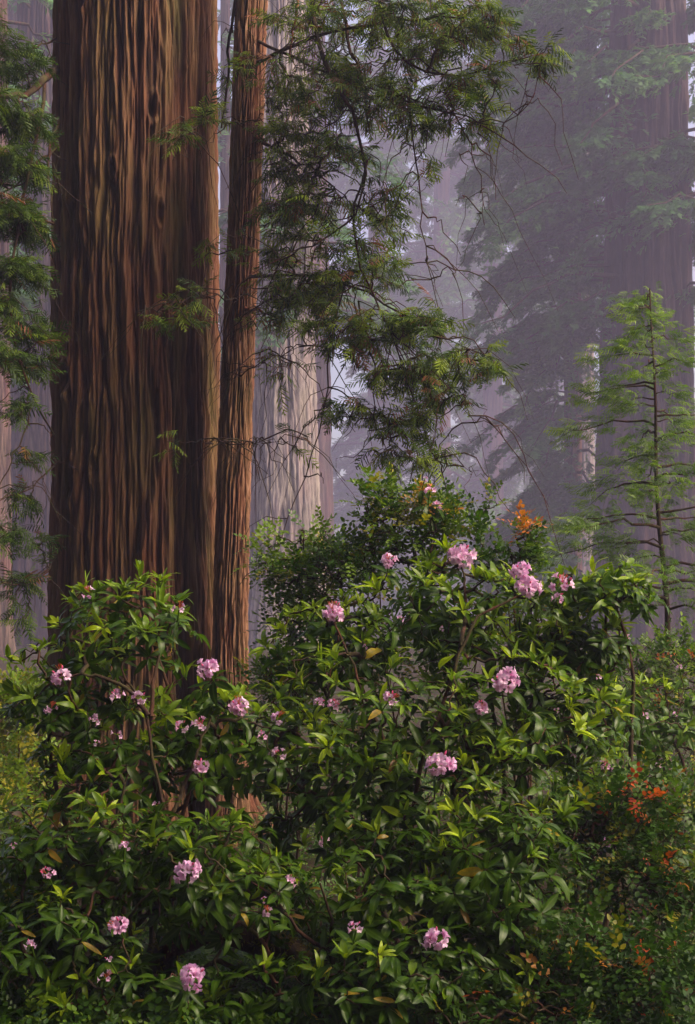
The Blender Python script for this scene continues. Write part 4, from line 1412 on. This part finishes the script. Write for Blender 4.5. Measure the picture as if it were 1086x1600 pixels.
small_shrub('huckleberry_bush', 'dark huckleberry with scattered red and orange leaves at the right edge', px(1010, 1420, 8.9),
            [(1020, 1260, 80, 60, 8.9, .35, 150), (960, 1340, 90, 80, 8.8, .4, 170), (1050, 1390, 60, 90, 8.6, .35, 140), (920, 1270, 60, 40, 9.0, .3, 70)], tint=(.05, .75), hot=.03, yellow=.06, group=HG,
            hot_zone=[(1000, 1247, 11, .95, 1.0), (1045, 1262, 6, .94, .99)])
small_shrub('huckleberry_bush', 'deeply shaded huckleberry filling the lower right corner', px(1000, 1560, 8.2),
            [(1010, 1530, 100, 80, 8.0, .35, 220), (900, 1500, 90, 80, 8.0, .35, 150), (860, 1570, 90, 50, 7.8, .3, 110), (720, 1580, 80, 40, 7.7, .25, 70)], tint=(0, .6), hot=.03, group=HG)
small_shrub('huckleberry_bush', 'green huckleberry under the sapling with a few pale shoots', px(1050, 1100, 12.8),
            [(1060, 1030, 60, 50, 12.8, .5, 130), (980, 1060, 70, 60, 13.0, .5, 140), (1070, 1130, 50, 70, 12.4, .5, 110)], tint=(.3, .95), group=HG, yellow=.06, hot=.02)
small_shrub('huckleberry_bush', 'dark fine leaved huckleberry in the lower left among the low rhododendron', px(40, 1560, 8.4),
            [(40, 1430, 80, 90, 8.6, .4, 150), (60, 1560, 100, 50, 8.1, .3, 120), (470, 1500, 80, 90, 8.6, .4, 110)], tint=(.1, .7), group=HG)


# ------------------------------------------------------------------ ferns
def frond_template(seed, n=20):
    r = np.random.default_rng(seed)
    V, Tr = [], []
    for i in range(n):
        t = 0.08 + 0.92 * i / n
        z = 0.55 * t - 0.62 * t * t
        L = 0.15 * math.sin(PI * min(1, t * 0.82 + 0.17)) + 0.01
        for s in (-1, 1):
            b = np.array([t, 0, z])
            d = np.array([0.3, s, -0.15 + r.uniform(-.1, .1)])
            wv = np.array([0.017, 0, 0.004])
            c = len(V)
            V.extend([b - wv, b + wv, b + d * L * 0.6 + wv * .9, b + d * L])
            Tr.extend([(c, c + 1, c + 2), (c, c + 2, c + 3)] if s > 0 else [(c + 1, c, c + 2), (c + 2, c, c + 3)])
    for i in range(6):
        t0, t1 = i / 6, (i + 1) / 6
        c = len(V)
        f = lambda t: 0.55 * t - 0.62 * t * t
        V.extend([(t0, .006, f(t0)), (t0, -.006, f(t0)), (t1, -.004, f(t1)), (t1, .004, f(t1))])
        Tr.extend([(c, c + 1, c + 2), (c, c + 2, c + 3)])
    return T4(V, (), Tr)


FROND = [frond_template(s) for s in (31, 32)]


def fern(label, x, y, size, nf=11):
    g = float(ground_z(x, y))
    T = thing('sword_fern', (x, y, g), label, 'fern', 'sword ferns on the forest floor')
    for i in range(nf):
        a = i * 2 * PI / nf + rng.uniform(-.3, .3)
        k = int(rng.integers(0, 2))
        li = int(rng.integers(0, 3))
        o = piece('frond%d_%d' % (k, li), 'frond', lambda: MB().scatter(FROND[k], np.eye(3)[None], np.zeros((1, 3)), np.array([0.2 + 0.3 * li])), 'fern', T)
        el = rng.uniform(0.1, 0.6)
        d = np.array([[math.cos(a), math.sin(a), el]])
        m4 = np.eye(4)
        m4[:3, :3] = frames(d, np.array([[0, 0, 1.0]]))[0] * size * rng.uniform(.8, 1.15)
        o.matrix_local = Matrix(m4.tolist())


for lab, u, v, d, s in (('sword fern in the lower left corner under the low rhododendron', 20, 1560, 8.2, .6), ('pale green sword fern at the bottom edge left of the lowest pink flower head', 110, 1600, 7.9, .5),
                        ('sword fern beside the mossy log under the leggy stems', 420, 1560, 8.5, .55), ('shaded sword fern at the bottom below the glossy leaved rhododendron', 700, 1610, 7.8, .5),
                        ('dark sword fern in the lower right corner', 1040, 1600, 7.9, .6), ('small sword fern behind the mossy log', 330, 1500, 9.6, .5)):
    fern(lab, *px(u, v, d), s)


# ------------------------------------------------------------------ mossy log
def mossy_log():
    cp = PS([(226, 1640, 8.5), (240, 1550, 8.45), (262, 1476, 8.4), (320, 1452, 8.36), (395, 1470, 8.34), (455, 1482, 8.36), (498, 1545, 8.4), (540, 1640, 8.5)])
    a, b = cp[0], cp[-1]
    base = (a + b) / 2
    base[2] = float(ground_z(base[0], base[1]))
    T = thing('fallen_log', base, 'mossy dead trunk arching over the ground among the leggy stems at the lower left', 'log')
    s_ = np.linspace(0, 1, len(cp))
    t = np.linspace(0, 1, 40)
    q = np.stack([np.interp(t, s_, cp[:, i]) for i in range(3)], -1)
    for _ in range(4):
        q[1:-1] = (q[:-2] + 2 * q[1:-1] + q[2:]) / 4
    an = np.arange(24) * 2 * PI / 24
    tg = unit(np.gradient(q, axis=0))
    s = unit(np.cross(tg, np.array([0.0, 1.0, 0.0])))      # outwards in the plane of the arch
    w_ = np.cross(tg, s)
    ring = s[:, None] * np.sin(an)[None, :, None] + w_[:, None] * np.cos(an)[None, :, None]
    pts = q[:, None] + ring * 0.075
    nn = noise3(pts * 5, 60) * 0.035 + noise3(pts * 9, 61) * 0.025 + noise3(pts * 26, 62) * 0.012
    V = q[:, None] + ring * (0.075 + nn)[..., None]
    i, j = np.meshgrid(np.arange(39), np.arange(24), indexing='ij')
    Q = np.stack([i * 24 + j, i * 24 + (j + 1) % 24, (i + 1) * 24 + (j + 1) % 24, (i + 1) * 24 + j], -1).reshape(-1, 4)
    MB().add(V.reshape(-1, 3), Q, None, 0.5).build('trunk', M['twig'], T, base)
    n = 2600
    ii, aa = rng.integers(0, 40, n), rng.normal(PI / 2, 1.1, n)
    rg = -s[ii] * np.sin(aa)[:, None] + w_[ii] * np.cos(aa)[:, None]
    rg *= np.where(rg[:, 2:3] + 0.3 < 0, -1, 1)
    st = q[ii] + rg * 0.075 + rng.normal(size=(n, 3)) * 0.012
    t3 = np.linspace(0, 1, 3)
    dd = unit(rg + rng.normal(size=(n, 3)) * 0.6 - np.array([0, 0, .5]))
    MB().tubes(st[:, None] + dd[:, None] * (t3[None, :, None] * rng.uniform(.008, .035, (n, 1, 1))), np.broadcast_to(np.array([.005, .004, .001]), (n, 3)), 3, rng.uniform(0, 1, n)).build('moss', M['moss'], T, base, kind='stuff')


mossy_log()


# ------------------------------------------------------------------ ground cover
def ground_cover():
    n = 16000
    y = 7.2 + 26 * rng.uniform(0, 1, n) ** 1.6
    x = rng.uniform(-0.33, 0.33, n) * y
    p = np.stack([x, y, ground_z(x, y) + rng.uniform(0.02, 0.25, n) * (0.6 + y / 30)], -1)
    d = unit(np.stack([rng.normal(size=n), rng.normal(size=n), rng.uniform(0.0, 0.9, n)], -1))
    nrm = unit(np.array([0, 0, 1.0]) + rng.normal(size=(n, 3)) * 0.4)
    A = np.clip(rng.uniform(0.1, 0.8, n), 0, .8)
    mb = MB()
    kk = rng.integers(0, 3, n)
    Mx = frames(d, nrm) * rng.uniform(.09, .17, n)[:, None, None]
    for k in range(3):
        s = kk == k
        mb.scatter(SPRIG[k], Mx[s], p[s], A[s])
    tag(mb.build('undergrowth', M['huckle'], kind='stuff'), 'low leafy undergrowth covering the forest floor', 'undergrowth')


ground_cover()


# ------------------------------------------------------------------ haze
def haze():
    m = bpy.data.materials.new('haze')
    t, N, L = nodes_of(m)
    v = N.new('ShaderNodeVolumePrincipled')
    v.inputs['Color'].default_value = (0.50, 0.468, 0.67, 1)
    v.inputs['Density'].default_value = 0.0031
    v.inputs['Anisotropy'].default_value = 0.15
    o = N.new('ShaderNodeOutputMaterial')
    L.new(v.outputs[0], o.inputs['Volume'])
    x0, x1, y0, y1, z0, z1 = -235, 235, -45, 475, -3, 134
    V = [(x0, y0, z0), (x1, y0, z0), (x1, y1, z0), (x0, y1, z0), (x0, y0, z1), (x1, y0, z1), (x1, y1, z1), (x0, y1, z1)]
    Q = [(0, 3, 2, 1), (4, 5, 6, 7), (0, 1, 5, 4), (1, 2, 6, 5), (2, 3, 7, 6), (3, 0, 4, 7)]
    MB().add(V, Q).build('haze', m, kind='stuff')


haze()
